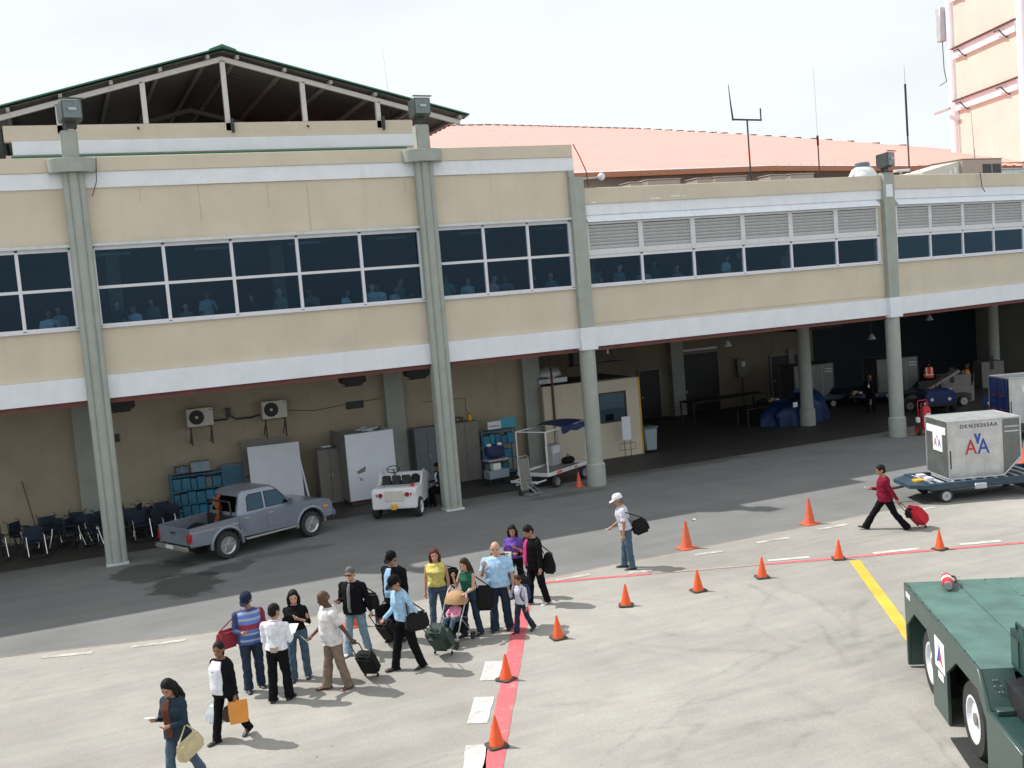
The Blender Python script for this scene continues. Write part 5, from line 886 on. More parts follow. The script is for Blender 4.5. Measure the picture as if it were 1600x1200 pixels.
# ---------------------------------------------------------------- people
PENDING = []
fold_tex = bpy.data.textures.new('folds', 'CLOUDS'); fold_tex.noise_scale = .10; fold_tex.noise_depth = 2
def pend(mb, name, mat, parent, voxel, smooth=6, disp=0):
    me = bpy.data.meshes.new(name); me.from_pydata(mb.v, [], mb.f)
    bm = bmesh.new(); bm.from_mesh(me); bmesh.ops.recalc_face_normals(bm, faces=bm.faces); bm.to_mesh(me); bm.free(); me.materials.append(MAT(mat))
    o = bpy.data.objects.new(name, me); COL.objects.link(o); o.parent = parent
    r = o.modifiers.new('r', 'REMESH'); r.mode = 'VOXEL'; r.voxel_size = voxel; r.use_smooth_shade = True
    if disp:
        d = o.modifiers.new('d', 'DISPLACE'); d.texture = fold_tex; d.strength = disp; d.mid_level = .5; d.texture_coords = 'LOCAL'
    if smooth: sm = o.modifiers.new('s', 'SMOOTH'); sm.iterations = smooth; sm.factor = .5
    PENDING.append(o); return o
def flush():
    bpy.context.view_layer.update(); dg = bpy.context.evaluated_depsgraph_get(); new = []
    for o in PENDING: new.append(bpy.data.meshes.new_from_object(o.evaluated_get(dg)))
    for o, me in zip(PENDING, new):
        mats = list(o.data.materials); o.modifiers.clear(); o.data = me
        if not me.materials:
            for m in mats: me.materials.append(m)
        me.polygons.foreach_set('use_smooth', [True]*len(me.polygons))
    PENDING.clear()
def caps(mb, a, b, r0, r1, n=10):
    mb.cyl(a, b, r0, r1, n); mb.sph(a, r0, n, 6); mb.sph(b, r1, n, 6)
SKIN = {'light': (.52, .30, .21), 'tan': (.38, .20, .125), 'brown': (.22, .105, .06), 'dark': (.10, .048, .03)}
for k, v in SKIN.items(): PM('skin_'+k, v, rough=.55, var=.06, scale=12, spec=.35)
HAIRC = {'black': (.007, .0065, .0065), 'brown': (.045, .022, .012), 'red': (.10, .022, .014), 'grey': (.13, .12, .11)}
for k, v in HAIRC.items(): PM('hair_'+k, v, rough=.6, var=.3, scale=30, bump=.5, bscale=60, spec=.2)
m, n_, b_ = newmat('stripe_polo'); L_ = n_.links.new; tc_ = N(n_, 'ShaderNodeTexCoord'); sp_ = N(n_, 'ShaderNodeSeparateXYZ'); L_(tc_.outputs['Object'], sp_.inputs[0])
mp_ = N(n_, 'ShaderNodeMapRange'); mp_.inputs[1].default_value = .85; mp_.inputs[2].default_value = 1.50; L_(sp_.outputs[2], mp_.inputs[0])
rp_ = N(n_, 'ShaderNodeValToRGB'); rp_.color_ramp.interpolation = 'CONSTANT'; cr_ = rp_.color_ramp
stops = [(0, (.05, .10, .32)), (.10, (.30, .36, .50)), (.16, (.06, .13, .38)), (.28, (.36, .38, .48)), (.33, (.10, .18, .45)), (.42, (.28, .03, .06)), (.56, (.12, .22, .55)), (.66, (.38, .40, .50)), (.72, (.10, .19, .50)), (.82, (.34, .38, .50)), (.88, (.04, .06, .18))]
while len(cr_.elements) < len(stops): cr_.elements.new(.5)
for e_, (p_, c_) in zip(cr_.elements, stops): e_.position = p_; e_.color = (*c_, 1)
L_(mp_.outputs[0], rp_.inputs[0]); out_ = rp_.outputs[0]
for sg_, c_ in ((1, (.03, .045, .13)), (-1, (.20, .025, .05))):    # navy right sleeve, burgundy left sleeve
    mu_ = N(n_, 'ShaderNodeMath', operation='MULTIPLY'); mu_.inputs[1].default_value = sg_; L_(sp_.outputs[0], mu_.inputs[0])
    gt_ = N(n_, 'ShaderNodeMath', operation='GREATER_THAN'); gt_.inputs[1].default_value = .185; L_(mu_.outputs[0], gt_.inputs[0])
    xm_ = N(n_, 'ShaderNodeMix', data_type='RGBA'); xm_.inputs['B'].default_value = (*c_, 1); L_(gt_.outputs[0], xm_.inputs['Factor']); L_(out_, xm_.inputs['A']); out_ = xm_.outputs['Result']
L_(out_, b_.inputs['Base Color']); b_.inputs['Roughness'].default_value = .85
ARMS = {'down': ((.16, .02, -1), (.08, .14, -1)), 'hold': ((.12, .10, -1), (-.25, 1, .12)), 'chest': ((.25, .12, -1), (-.75, .65, .55)), 'carry': ((.10, -.05, -1), (.04, .06, -1)), 'pull': ((.12, -.45, -1), (.05, -.55, -1)),
        'face': ((.25, .35, -1), (-.15, .45, 1)), 'push': ((.12, .30, -1), (-.02, 1, -.15)), 'fwdlow': ((.10, .12, -1), (-.05, .75, -.55)), 'phone': ((.15, .15, -1), (-.35, .9, .35)), 'strap': ((.22, .15, -1), (-.35, .55, .75)), 'behind': ((.2, -.15, -1), (.15, -.05, -1)), 'swing': ((.12, .35, -1), (.02, .65, -.8)), 'pocket': ((.3, -.05, -1), (-.2, .35, -1))}
def person(xy, h, phi, label, top, bottom, arms=('down', 'down'), legs=((4, 0), (-2, 4)), lean=0, head=(0, 0), skin='tan', hair=('short', 'black'), sex='m', build=1.0, sleeve='long', shoe='black', hem=.90, inner=1.0, jacket=None, hat=None, shoulder=None, cuff=1.0, z=0, body_phi=None, detail=1, sit=False, heading=None, glasses=False):
    """phi: 0 faces the camera, 90 faces picture left, 180 faces away"""
    x, y = xy; v = Vector((x, y)).normalized(); lf = Vector((-v.y, v.x)); a = math.radians(phi); f = -v*math.cos(a)+lf*math.sin(a); rz = math.atan2(-f.x, f.y) if heading is None else heading
    S = h/1.75; P = thing('person', label, 'person', (x, y, z), rz, None); P.scale = (S*1.06, S*1.06, S); build = build+.07
    w = (1.0 if sex == 'm' else .92); bw = build
    hipw = .088 if sex == 'm' else .092; shw = (.195 if sex == 'm' else .165)*(.5+.5*bw)
    # legs
    LEG = []; low = 9
    for s, (th, kn) in zip((1, -1), legs):
        hip = Vector((s*hipw, 0, 0)); t_ = math.radians(th); k_ = math.radians(th-kn); sp_o = s*.02
        knee = hip+Vector((sp_o, math.sin(t_)*.43, -math.cos(t_)*.43)); ank = knee+Vector((sp_o*.5, math.sin(k_)*.41, -math.cos(k_)*.41))
        pit = -math.radians(max(0, kn-th)*.6) if kn > th else math.radians(max(0, th-kn)*.6); LEG.append((s, hip, knee, ank, pit)); low = min(low, ank.z-.085)
    base = -low; off = Vector((0, 0, base))
    LEG = [(s, hp+off, kn+off, an+off, pi_) for s, hp, kn, an, pi_ in LEG]
    TM = Matrix.Translation((0, 0, base)) @ Matrix.Rotation(-math.radians(lean), 4, 'X') @ Matrix.Translation((0, 0, -.93))
    tp = lambda p: TM @ Vector(p)
    prof = [(.86, .155, .105, .0), (.93, .165, .112, -.01), (1.02, .150, .105, 0), (1.10, .142, .100, .005), (1.20, .150, .108, .01), (1.30, .165, .115, .01), (1.37, .165, .108, .0), (1.42, .138, .090, -.008), (1.46, .092, .070, -.012), (1.485, .07, .062, -.014), (1.52, .055, .055, -.01)]
    if sex == 'f': prof = [(a_, b_*(.93 if a_ > 1.0 else 1.0)*(.9 if 1.02 < a_ < 1.2 else 1), c_*(1.10 if 1.22 < a_ < 1.35 else .95), d_+(.015 if 1.22 < a_ < 1.35 else 0)) for a_, b_, c_, d_ in prof]
    def sect(zz, infl, bulge=0, hemflare=0):
        for (a0, b0, c0, d0), (a1, b1, c1, d1) in zip(prof[:-1], prof[1:]):
            if a0 <= zz <= a1: t_ = (zz-a0)/(a1-a0); rx, ry, cy = b0+(b1-b0)*t_, c0+(c1-c0)*t_, d0+(d1-d0)*t_; break
        else: rx, ry, cy = .165, .115, 0
        fl = hemflare*max(0, (1.1-zz)/.25); bl = bulge*math.exp(-((zz-1.05)/.14)**2)
        return rx*bw+infl+fl, ry*bw+infl+fl+bl*.5, cy+bl*.5
    def torso(mb, infl, z0, z1, bulge=0, hemflare=0):
        rs = []
        for zz in sorted(set([z0, z1]+[p[0] for p in prof if z0 < p[0] < z1])):
            rx, ry, cy = sect(zz, infl, bulge, hemflare); rs.append([tp((rx*math.cos(i*2*PI/20), cy+ry*math.sin(i*2*PI/20), zz)) for i in range(20)])
        mb.rings(rs)
    # arms
    AR = []
    for s, nm in zip((1, -1), arms):
        ua, fa = ARMS[nm] if isinstance(nm, str) else nm
        ua = Vector((ua[0]*s, ua[1], ua[2])).normalized(); fa = Vector((fa[0]*s, fa[1], fa[2])).normalized()
        R3 = TM.to_3x3(); Rh = Matrix.Rotation(-math.radians(lean*.5), 3, 'X')
        sh = tp((s*shw, -.005, 1.388)); el = sh+(Rh @ ua)*.285; wr = el+fa*.245; AR.append((s, sh, el, wr, fa))
    vox = .009 if detail else .02
    # ---- body: one continuous skin surface
    b = MB(); torso(b, -.012, .88, 1.50)
    nk = tp((0, -.005, 1.44)); ht_ = tp((0, .012, 1.545)); caps(b, nk, ht_, .058*w+.004, .052*w)
    hy, hp = math.radians(head[0]), math.radians(head[1])
    HM = Matrix.Translation(ht_) @ Matrix.Rotation(hy, 4, 'Z') @ Matrix.Rotation(-hp, 4, 'X') @ Matrix.Translation((0, .005, .085)) @ Matrix.Scale(1.07, 4)
    b.sph((0, -.008, .025), (.076, .094, .098), 16, 12, M=HM); b.sph((0, .022, -.045), (.058, .066, .072), 14, 10, M=HM); b.sph((0, .045, -.085), (.030, .030, .028), 10, 8, M=HM)
    b.add([(-.012, .085, .02), (.012, .085, .02), (.018, .094, -.032), (-.018, .094, -.032), (0, .118, -.026), (0, .08, -.045)], [(0, 1, 4), (1, 2, 4), (2, 5, 4), (5, 3, 4), (3, 0, 4), (0, 3, 5, 2, 1)], HM)
    for s in (-1, 1): b.sph((s*.079, -.012, -.01), (.014, .024, .034), 8, 6, M=HM)
    b.sph((0, .088, -.068), (.024, .014, .010), 8, 6, M=HM)
    HANDS = []
    for s, sh, el, wr, fa in AR:
        caps(b, sh, el, .048*w*(.7+.3*bw), .038*w); caps(b, el, wr, .038*w, .026*w)
        d = fa.normalized(); side = d.cross(Vector((0, 0, 1)) if abs(d.z) < .8 else Vector((0, 1, 0))).normalized(); nn = side.cross(d)
        if abs(d.z) >= .8: side, nn = Vector((0, 1, 0)), Vector((-s, 0, 0))
        palm = wr+d*.05; caps(b, wr, wr+d*.07, .026, .030, 8); b.sph(palm+d*.02, (.036, .036, .036), 8, 6)
        for i, (fo, ln) in enumerate(((-.030, .062), (-.010, .072), (.010, .068), (.030, .052))):
            p0 = wr+d*.085+side*fo; p1 = p0+d*ln*.55+nn*.010; p2 = p1+d*ln*.35+nn*.028; caps(b, p0-d*.03, p1, .0098, .0092, 6); caps(b, p1, p2, .0092, .0085, 6)
        q0 = wr+d*.03-side*.028; q1 = q0+d*.035-side*.026+nn*.012; q2 = q1+d*.03+nn*.014; caps(b, q0, q1, .013, .011, 6); caps(b, q1, q2, .011, .009, 6); HANDS.append(wr+d*.10)
    for s, hip, knee, ank, pit in LEG:
        caps(b, hip, knee, .072*w, .048, 8); caps(b, knee, ank, .046, .032, 8); caps(b, ank, ank+Vector((0, .05, -.03)), .034, .03, 8)
    pend(b, 'body', 'skin_'+skin, P, vox, 2 if detail else 3)
    # face details
    if detail:
        for s in (-1, 1): MB().sph((s*.031, .083, .012), (.013, .008, .008), 8, 5, M=HM).build('eye', 'eye_dark', P)
        MB().sph((0, .101, -.068), (.022, .006, .005), 8, 4, M=HM).build('mouth', 'lip', P)
        if glasses: MB().box((0, .094, .014), (.125, .014, .030), M=HM).build('glasses', 'black', P, bevel=.006)
    # ---- trousers
    b = MB(); torso(b, .010, .87, 1.03); b.sph((0, -.02, base-.02), (.155*bw, .115*bw, .10), 14, 8)
    for s, hip, knee, ank, pit in LEG:
        r1, r2, r3 = .092*(.5+.5*bw)*w+.010, .070*w+.006, .066*w*cuff
        caps(b, hip+Vector((0, -.008, .02)), knee, r1, r2, 12); b.sph(knee, r2*1.02, 12, 6); d = (ank-knee).normalized(); b.cyl(knee, ank+d*.03, r2, r3, 12); b.cyl(ank-d*.02, ank+d*.045, r3, r3*1.05, 12)
    pend(b, 'trousers', bottom, P, .013 if detail else .022, 3, .034)
    # ---- shoes
    for s, hip, knee, ank, pit in LEG:
        M_ = Matrix.Translation(ank) @ Matrix.Rotation(pit, 4, 'X') @ Matrix.Rotation(-s*.12, 4, 'Z')
        sb = MB(); rs = []
        for yy, ww, hh in ((-.085, .030, .05), (-.06, .040, .085), (0, .042, .10), (.06, .044, .065), (.12, .048, .05), (.165, .040, .038), (.185, .018, .025)):
            rs.append([(ww*math.cos(i*2*PI/10), yy, -.085+(hh/2)*(1+math.sin(i*2*PI/10))) for i in range(10)])
        sb.rings(rs, M=M_); sb.build('shoe', shoe, P)
    # ---- top
    tb = MB(); jm = jacket or top
    long_ = hem if not jacket else min(hem, .84)
    torso(tb, .020 if not jacket else .030, long_, 1.465, bulge=.05 if bw > 1.1 else 0, hemflare=.02 if hem < .97 else 0)
    if sleeve != 'none':
        for s, sh, el, wr, fa in AR:
            r0 = (.058 if sex == 'm' else .047)*(.6+.4*bw)+(.010 if jacket else 0); tb.sph(tp((s*(shw-.05), -.005, 1.392)), r0*.92, 12, 8)
            if sleeve == 'short': d = (el-sh).normalized(); e2 = sh+d*.22; caps(tb, sh, e2-d*.03, r0, r0*.98, 12); tb.cyl(e2-d*.05, e2, r0, r0*1.12, 12)
            else:
                caps(tb, sh, el, r0, r0*.80, 12); e2 = wr if sleeve == 'long' else el+(wr-el)*.45; d = (e2-el).normalized(); caps(tb, el, e2-d*.03, r0*.80, r0*.62, 12); tb.cyl(e2-d*.05, e2-d*.0, r0*.64, r0*.66, 12)
    else:
        for s in (-1, 1): tb.tube([tp((s*.09, .085, 1.36)), tp((s*.10, .04, 1.455)), tp((s*.095, -.05, 1.46)), tp((s*.09, -.10, 1.36))], .020, 8)
    pend(tb, 'jacket' if jacket else 'shirt', jm, P, .012 if detail else .022, 3, .030)
    if jacket:   # inner shirt showing in the open front, following the jacket surface
        rs = []
        for zz, ww in ((.90, .055), (1.0, .058), (1.12, .060), (1.24, .062), (1.34, .058), (1.41, .050), (1.455, .045)):
            if zz < long_+.04: continue
            rx, ry, cy = sect(zz, .053, .05 if bw > 1.1 else 0, .02 if hem < .97 else 0); am = math.asin(min(.95, ww*inner/rx)); arc_ = [PI/2-am+2*am*i/8 for i in range(9)]
            rs.append([tp((rx*math.cos(q), cy+ry*math.sin(q), zz)) for q in arc_]+[tp((rx*.7*math.cos(q), cy+ry*.7*math.sin(q), zz)) for q in arc_[::-1]])
        ib = MB(); ib.rings(rs); pend(ib, 'inner_shirt', top, P, .012, 2, .008)
    if sleeve != 'none' and detail and not jacket and sex == 'm':
        MB().tube([tp((.065*math.cos(i*PI/7), -.012+.062*math.sin(i*PI/7)+.01, 1.468-.018*math.sin(i*PI/7))) for i in range(15)], .014, 6).build('collar', jm, P)
    # ---- hair / hat
    kind, hc = hair; hm = 'hair_'+hc
    if kind != 'bald':
        hb = MB(); hb.sph((0, -.020, .042), (.086, .100, .098), 14, 10, M=HM); hb.sph((0, -.045, -.01), (.080, .070, .085), 12, 8, M=HM)
        if kind == 'long': 
            hb.tube([HM @ Vector(p) for p in ((0, -.06, .05), (0, -.085, -.04), (0, -.095, -.13), (0, -.10, -.22), (0, -.09, -.30))], [.06, .072, .066, .055, .02], 12); hb.tube([HM @ Vector(p) for p in ((.035, -.07, -.02), (.05, -.09, -.15), (.05, -.095, -.27), (.04, -.09, -.36))], [.05, .05, .045, .015], 10); hb.tube([HM @ Vector(p) for p in ((-.035, -.07, -.02), (-.05, -.09, -.15), (-.05, -.095, -.27), (-.04, -.09, -.34))], [.05, .05, .045, .015], 10)
            for s in (-1, 1): hb.tube([HM @ Vector(p) for p in ((s*.06, .0, .06), (s*.085, -.005, -.02), (s*.085, .005, -.11), (s*.08, .01, -.19))], [.03, .034, .034, .015], 8)
        if kind == 'tied': hb.sph((0, -.115, -.03), (.04, .05, .05), 10, 8, M=HM); hb.tube([HM @ Vector(p) for p in ((0, -.12, -.04), (0, -.13, -.12), (0, -.11, -.19))], [.035, .03, .012], 8)
        pend(hb, 'hair', hm, P, .011 if detail else .02, 3, .012)
    elif hc == 'grey' : 
        hb = MB(); hb.sph((0, -.038, -.005), (.086, .074, .055), 12, 8, M=HM); pend(hb, 'hair', hm, P, .011, 3)
    if hat:
        cb_ = MB(); rs = []
        for zz, rx, ry in ((.028, .092, .108), (.06, .092, .107), (.10, .082, .095), (.13, .055, .065), (.142, .015, .02)): rs.append([HM @ Vector((rx*math.cos(i*2*PI/18), -.012+ry*math.sin(i*2*PI/18), zz)) for i in range(18)])
        cb_.rings(rs); c_ = cb_.build('cap', hat, P)
        bm_ = MB(); pts = [(.078*math.cos(a_), .062+.115*math.sin(a_)) for a_ in [i*PI/12 for i in range(13)]]
        bm_.add([HM @ Vector((px, py, .034-.03*(py-.06)/.1-.25*px*px)) for px, py in pts]+[HM @ Vector((px, py, .026-.03*(py-.06)/.1-.25*px*px)) for px, py in pts], [tuple(range(13)), tuple(range(25, 12, -1))]+[(i, i+1, i+14, i+13) for i in range(12)]+[(12, 0, 13, 25)]).build('brim', hat, c_)
    Mw = Matrix.Translation((x, y, z)) @ Matrix.Rotation(rz, 4, 'Z') @ Matrix.Diagonal((S*1.06, S*1.06, S, 1))
    W = lambda p: Mw @ Vector(p)
    return dict(o=P, hr=W(HANDS[0]), hl=W(HANDS[1]), sr=W(AR[0][1]), sl=W(AR[1][1]), W=W, tp=tp, elr=W(AR[0][2]), ell=W(AR[1][2]), wl=W(AR[1][3]), wr=W(AR[0][3]), rz=rz, base=base)
# ---------------------------------------------------------------- carried things
def suitcase(hand, wheels, label, mat, w=.36, d=.22, ln=.55, cat='suitcase', soft=.03, straps=True):
    hand = Vector(hand); g = Vector((wheels[0], wheels[1], .04)); ax = (hand-g).normalized(); q = Vector((0, 0, 1)).cross(ax).normalized(); nn = ax.cross(q)
    M = Matrix(((q.x, nn.x, ax.x, g.x), (q.y, nn.y, ax.y, g.y), (q.z, nn.z, ax.z, g.z), (0, 0, 0, 1)))
    t = thing('suitcase', label, cat); t.matrix_world = M; L = (hand-g).length
    MB().bb(-w/2, w/2, -.02, d, .03, ln).build('shell', mat, t, bevel=soft*1.6, seg=3); MB().bb(-w/2+.05, w/2-.05, d-.005, d+.035, .08, ln-.12).build('front_pocket', mat, t, bevel=.03, seg=2)
    h_ = MB()
    for s in (-1, 1): h_.tube([(s*.09, .0, ln-.02), (s*.09, 0, L-.03)], .010, 6)
    h_.tube([(-.09, 0, L-.03), (-.06, 0, L), (.06, 0, L), (.09, 0, L-.03)], .014, 6); h_.build('pull_handle', 'dark_metal', t)
    for s in (-1, 1): MB().lathe([(.035, -.012), (.035, .012)], 12, 'x', (s*(w/2-.05), .02, .0)).build('wheel', 'rubber', t)
    MB().tube([(-.08, d*.4, ln), (-.06, d*.4, ln+.03), (.06, d*.4, ln+.03), (.08, d*.4, ln)], .012, 6).build('top_handle', 'black', t); return t
def bag(c, d, rz, label, mat, strap_to=None, handles=False, name='bag', cat='bag', rot=(0, 0), taper=.85, bevel=.05):
    t = thing(name, label, cat, c, rot=(rot[0], rot[1], rz)); x, y, z = d[0]/2, d[1]/2, d[2]/2
    MB().rings([[(-x*.92, -y*.9, -z), (x*.92, -y*.9, -z), (x*.92, y*.9, -z), (-x*.92, y*.9, -z)], [(-x, -y, -z*.2), (x, -y, -z*.2), (x, y, -z*.2), (-x, y, -z*.2)], [(-x*taper, -y*.55, z), (x*taper, -y*.55, z), (x*taper, y*.55, z), (-x*taper, y*.55, z)]]).build('body', mat, t, bevel=min(bevel, .45*min(d)), seg=3)
    MB().bb(-x*.6, x*.6, -y*1.02-.008, -y*.98, -z*.6, -z*.05).build('pocket', mat, t, bevel=.006)
    M = Matrix.Translation(c) @ Euler((rot[0], rot[1], rz)).to_matrix().to_4x4(); I = M.inverted()
    if strap_to is not None:
        p = I @ Vector(strap_to); st = MB()
        for s in (-1, 1): a = Vector((s*x*.75, 0, z*.85)); mid = (a+p)/2+Vector((0, 0, .0)); st.tube([a, mid, p], .012, 6)
        st.build('strap', mat, t)
    if handles:
        for s in (-1, 1): MB().tube([(-x*.45, s*y*.4, z*.95), (-x*.3, s*y*.3, z+d[2]*.4), (x*.3, s*y*.3, z+d[2]*.4), (x*.45, s*y*.4, z*.95)], .010, 6).build('handle', mat, t)
    return t
def backpack(p, label, mat, size=1.0, zc=1.22, dy=-.20):
    c = p['W'](p['tp']((0, dy, zc))); t = thing('backpack', label, 'backpack', c, p['rz']); s = p['o'].scale[0]*size
    MB().bb(-.15*s, .15*s, -.09*s, .09*s, -.22*s, .22*s).build('body', mat, t, bevel=.06*s, seg=3); MB().bb(-.11*s, .11*s, -.135*s, -.08*s, -.18*s, .06*s).build('pocket', mat, t, bevel=.025*s, seg=2)
    for k in (-1, 1):
        pts = [(k*.10*s, .09*s, .18*s), (k*.125*s, .14*s, .255*s), (k*.13*s, .26*s, .20*s), (k*.135*s, .335*s, .02*s), (k*.15*s, .26*s, -.14*s), (k*.14*s, .08*s, -.19*s)]
        MB().tube(pts, .020*s, 6).build('strap', mat, t)
    return t
def paper_at(c, rz, label, size=(.14, .20), tilt=-.7, mat='paper'):
    t = thing('document', label, 'document', c, rot=(tilt, 0, rz)); MB().bb(-size[0]/2, size[0]/2, -size[1]/2, size[1]/2, 0, .006).build('sheet', mat, t); MB().bb(-size[0]/2+.02, size[0]/2-.01, -size[1]/2+.01, size[1]/2-.02, .0065, .010).build('second_sheet', mat, t); return t
for k, c in dict(white=(.74, .75, .80), offwhite=(.62, .60, .60), navy=(.018, .026, .048), black=(.008, .008, .010), blackpant=(.007, .007, .009), jean=(.075, .118, .165), jeandark=(.026, .041, .068), jeanlight=(.20, .29, .37), khaki=(.20, .155, .115), ltblue=(.34, .53, .72), yellow=(.62, .55, .16), green=(.02, .10, .065), purple=(.15, .075, .36), maroon=(.20, .012, .035), brown=(.10, .04, .025), magenta=(.48, .05, .17), lav=(.56, .56, .64), denim=(.025, .042, .062), palesky=(.42, .50, .56), pinkish=(.7, .3, .4), grey=(.2, .2, .21), teal=(.13, .20, .20)).items(): CLOTH(c, 'c_'+k)
PM('shoe_brown', (.13, .05, .035), rough=.5); PM('shoe_white', (.6, .6, .62), rough=.6)
STR = ((24, 2), (-16, 14)); WIDE = ((34, 4), (-24, 12)); ST1 = ((3, 0), (-3, 3)); ST2 = ((8, 2), (-6, 5))
# 1 woman in front, cut by the lower edge
p = person((.99, 15.75), 1.68, 46, 'woman in dark denim jacket and jeans reading a paper, cut by the lower edge', 'c_brown', 'c_jean', ('phone', 'hold'), ((10, 6), (-16, 10)), 3, (8, 28), 'tan', ('long', 'black'), 'f', inner=1.3, jacket='c_denim', hem=.95, cuff=1.15)
paper_at(p['hr']+Vector((0, 0, .03)), p['rz'], 'white paper in the hand of the woman with the beige handbag', (.10, .16), .3)
bag(p['ell']+Vector((.02, -.05, -.34)), (.46, .17, .30), p['rz']+1.5, 'beige leather handbag on the arm of the denim jacket woman', 'bag_beige', p['ell']+Vector((0, 0, -.03)), name='handbag', cat='handbag', rot=(0, .3))
# 2 woman in cardigan
p = person((1.85, 17.2), 1.62, 46, 'woman in white blouse, black cardigan and black trousers walking left', 'c_white', 'c_blackpant', ('carry', 'carry'), ((12, 3), (-17, 10)), 2, (22, 5), 'brown', ('tied', 'black'), 'f', 1.08, inner=2.35, jacket='c_black', hem=.90, cuff=1.15)
bag(p['hr']+Vector((-.03, 0, -.26)), (.36, .16, .34), p['rz'], 'white plastic carrier bag in the hand of the cardigan woman', 'bag_plastic', p['hr'], name='plastic_bag', taper=.4)
bag(p['hl']+Vector((.03, 0, -.19)), (.30, .07, .36), p['rz']+.9, 'orange shopping bag in the hand of the cardigan woman', 'bag_orange', p['hl'], name='shopping_bag', taper=1.0, bevel=.01); bag(p['hl']+Vector((-.07, .10, -.24)), (.28, .12, .24), p['rz']+.5, 'dark brown bag behind the orange shopping bag', 'bag_brown', p['hl'])
# 3 man in striped polo
p = person((2.61, 19.3), 1.78, -12, 'man in striped blue polo shirt and dark cap facing the camera', 'stripe_polo', 'c_jeandark', ('hold', 'hold'), ST1, 0, (-30, 18), 'tan', ('short', 'black'), 'm', 1.06, hat='c_navy', hem=.86, cuff=1.2)
bag(p['W']((-.32, -.10, .98)) if False else p['W']((.36, -.08, .98)), (.42, .20, .34), p['rz']+.3, 'dark red bag hanging at the side of the striped shirt man', 'bag_red', p['sr'], name='shoulder_bag')
# 4 man in white shirt, back view
p = person((2.92, 18.45), 1.70, 205, 'man in white shirt and black trousers seen from behind', 'c_white', 'c_blackpant', ('hold', 'hold'), ((4, 0), (-4, 3)), 0, (-25, 10), 'tan', ('short', 'black'), 'm', 1.0, hem=.96, cuff=1.25)
paper_at(p['hr']+Vector((0, 0, .05)), p['rz'], 'white papers held by the man seen from behind', (.16, .22), .5); t = thing('belt_pouch', 'grey pouch on the belt of the man seen from behind', 'pouch', p['W']((.02, -.155, .99)), p['rz']); MB().bb(-.06, .06, -.04, .04, -.05, .05).build('body', 'ac_tan', t, bevel=.012); MB().bb(-.062, .062, -.043, -.038, .01, .045).build('flap', 'ac_tan', t)
# 5 woman in black top
person((3.44, 19.32), 1.66, 6, 'woman with long black hair in black top and jeans facing the camera', 'c_black', 'c_jean', ('hold', 'chest'), ST1, 0, (5, 12), 'light', ('long', 'black'), 'f', sleeve='mid', hem=1.0, cuff=1.25)
# 6 bald man
p = person((3.88, 18.42), 1.80, 72, 'bald man in untucked white short-sleeved shirt and khaki trousers', 'c_offwhite', 'c_khaki', ('fwdlow', 'pull'), ((8, 0), (-8, 6)), 4, (4, 18), 'dark', ('bald', 'grey'), 'm', 1.12, 'short', 'shoe_brown', .84, cuff=1.2)
paper_at(p['hr']+Vector((-.05, 0, 0)), p['rz'], 'white papers in the hand of the bald khaki man', (.12, .22), .9); suitcase(p['hl'], (4.56, 18.62), 'black rolling suitcase behind the khaki trousers', 'bag_black', .34, .21, .52)
# 7 man in black jacket, sunglasses
p = person((4.72, 20.1), 1.72, 28, 'man in black jacket, light jeans and sunglasses holding a passport', 'c_grey', 'c_jeanlight', ('hold', 'behind'), ((12, 2), (-8, 6)), 2, (6, 12), 'light', ('short', 'grey'), 'm', 1.05, inner=.55, jacket='c_black', hem=.84, cuff=1.15, glasses=True, shoe='shoe_white')
paper_at(p['hr']+Vector((0, 0, .03)), p['rz'], 'dark red passport in the hand of the sunglasses man', (.10, .13), .4, 'bag_red'); suitcase(p['hl'], (5.42, 20.25), 'black rolling suitcase behind the light jeans', 'bag_black', .34, .22, .52); bag(p['W']((-.30, -.12, 1.02)), (.30, .18, .32), p['rz'], 'black shoulder bag behind the sunglasses man', 'bag_black', p['sl'], name='shoulder_bag')
# 8 man in dark suit jacket with cap
p = person((5.62, 20.35), 1.80, 42, 'man in black jacket, pale blue shirt and dark cap with a white badge', 'c_ltblue', 'c_blackpant', ('carry', 'down'), ST1, 0, (10, 15), 'tan', ('short', 'black'), 'm', 1.1, inner=1.3, jacket='c_black', hem=.80, hat='c_black')
t = thing('cap_badge', 'round white badge on the front of the dark cap', 'badge', p['W']((.03, .12, 1.70)), p['rz']); MB().lathe([(.028, -.004), (.028, .004)], 14, 'y').build('disc', 'paper', t); MB().lathe([(.015, .004), (.015, .007)], 12, 'y').build('centre', 'ink', t)
tb_ = thing('briefcase', 'flat black briefcase beside the light blue shirt sleeve', 'briefcase', p['hr']+Vector((-.03, -.1, -.20)), p['rz']+1.2); MB().bb(-.24, .24, -.05, .05, -.17, .17).build('case', 'bag_black', tb_, bevel=.02, seg=2); MB().tube([(-.07, 0, .17), (-.05, 0, .22), (.05, 0, .22), (.07, 0, .17)], .012, 6).build('handle', 'bag_black', tb_)
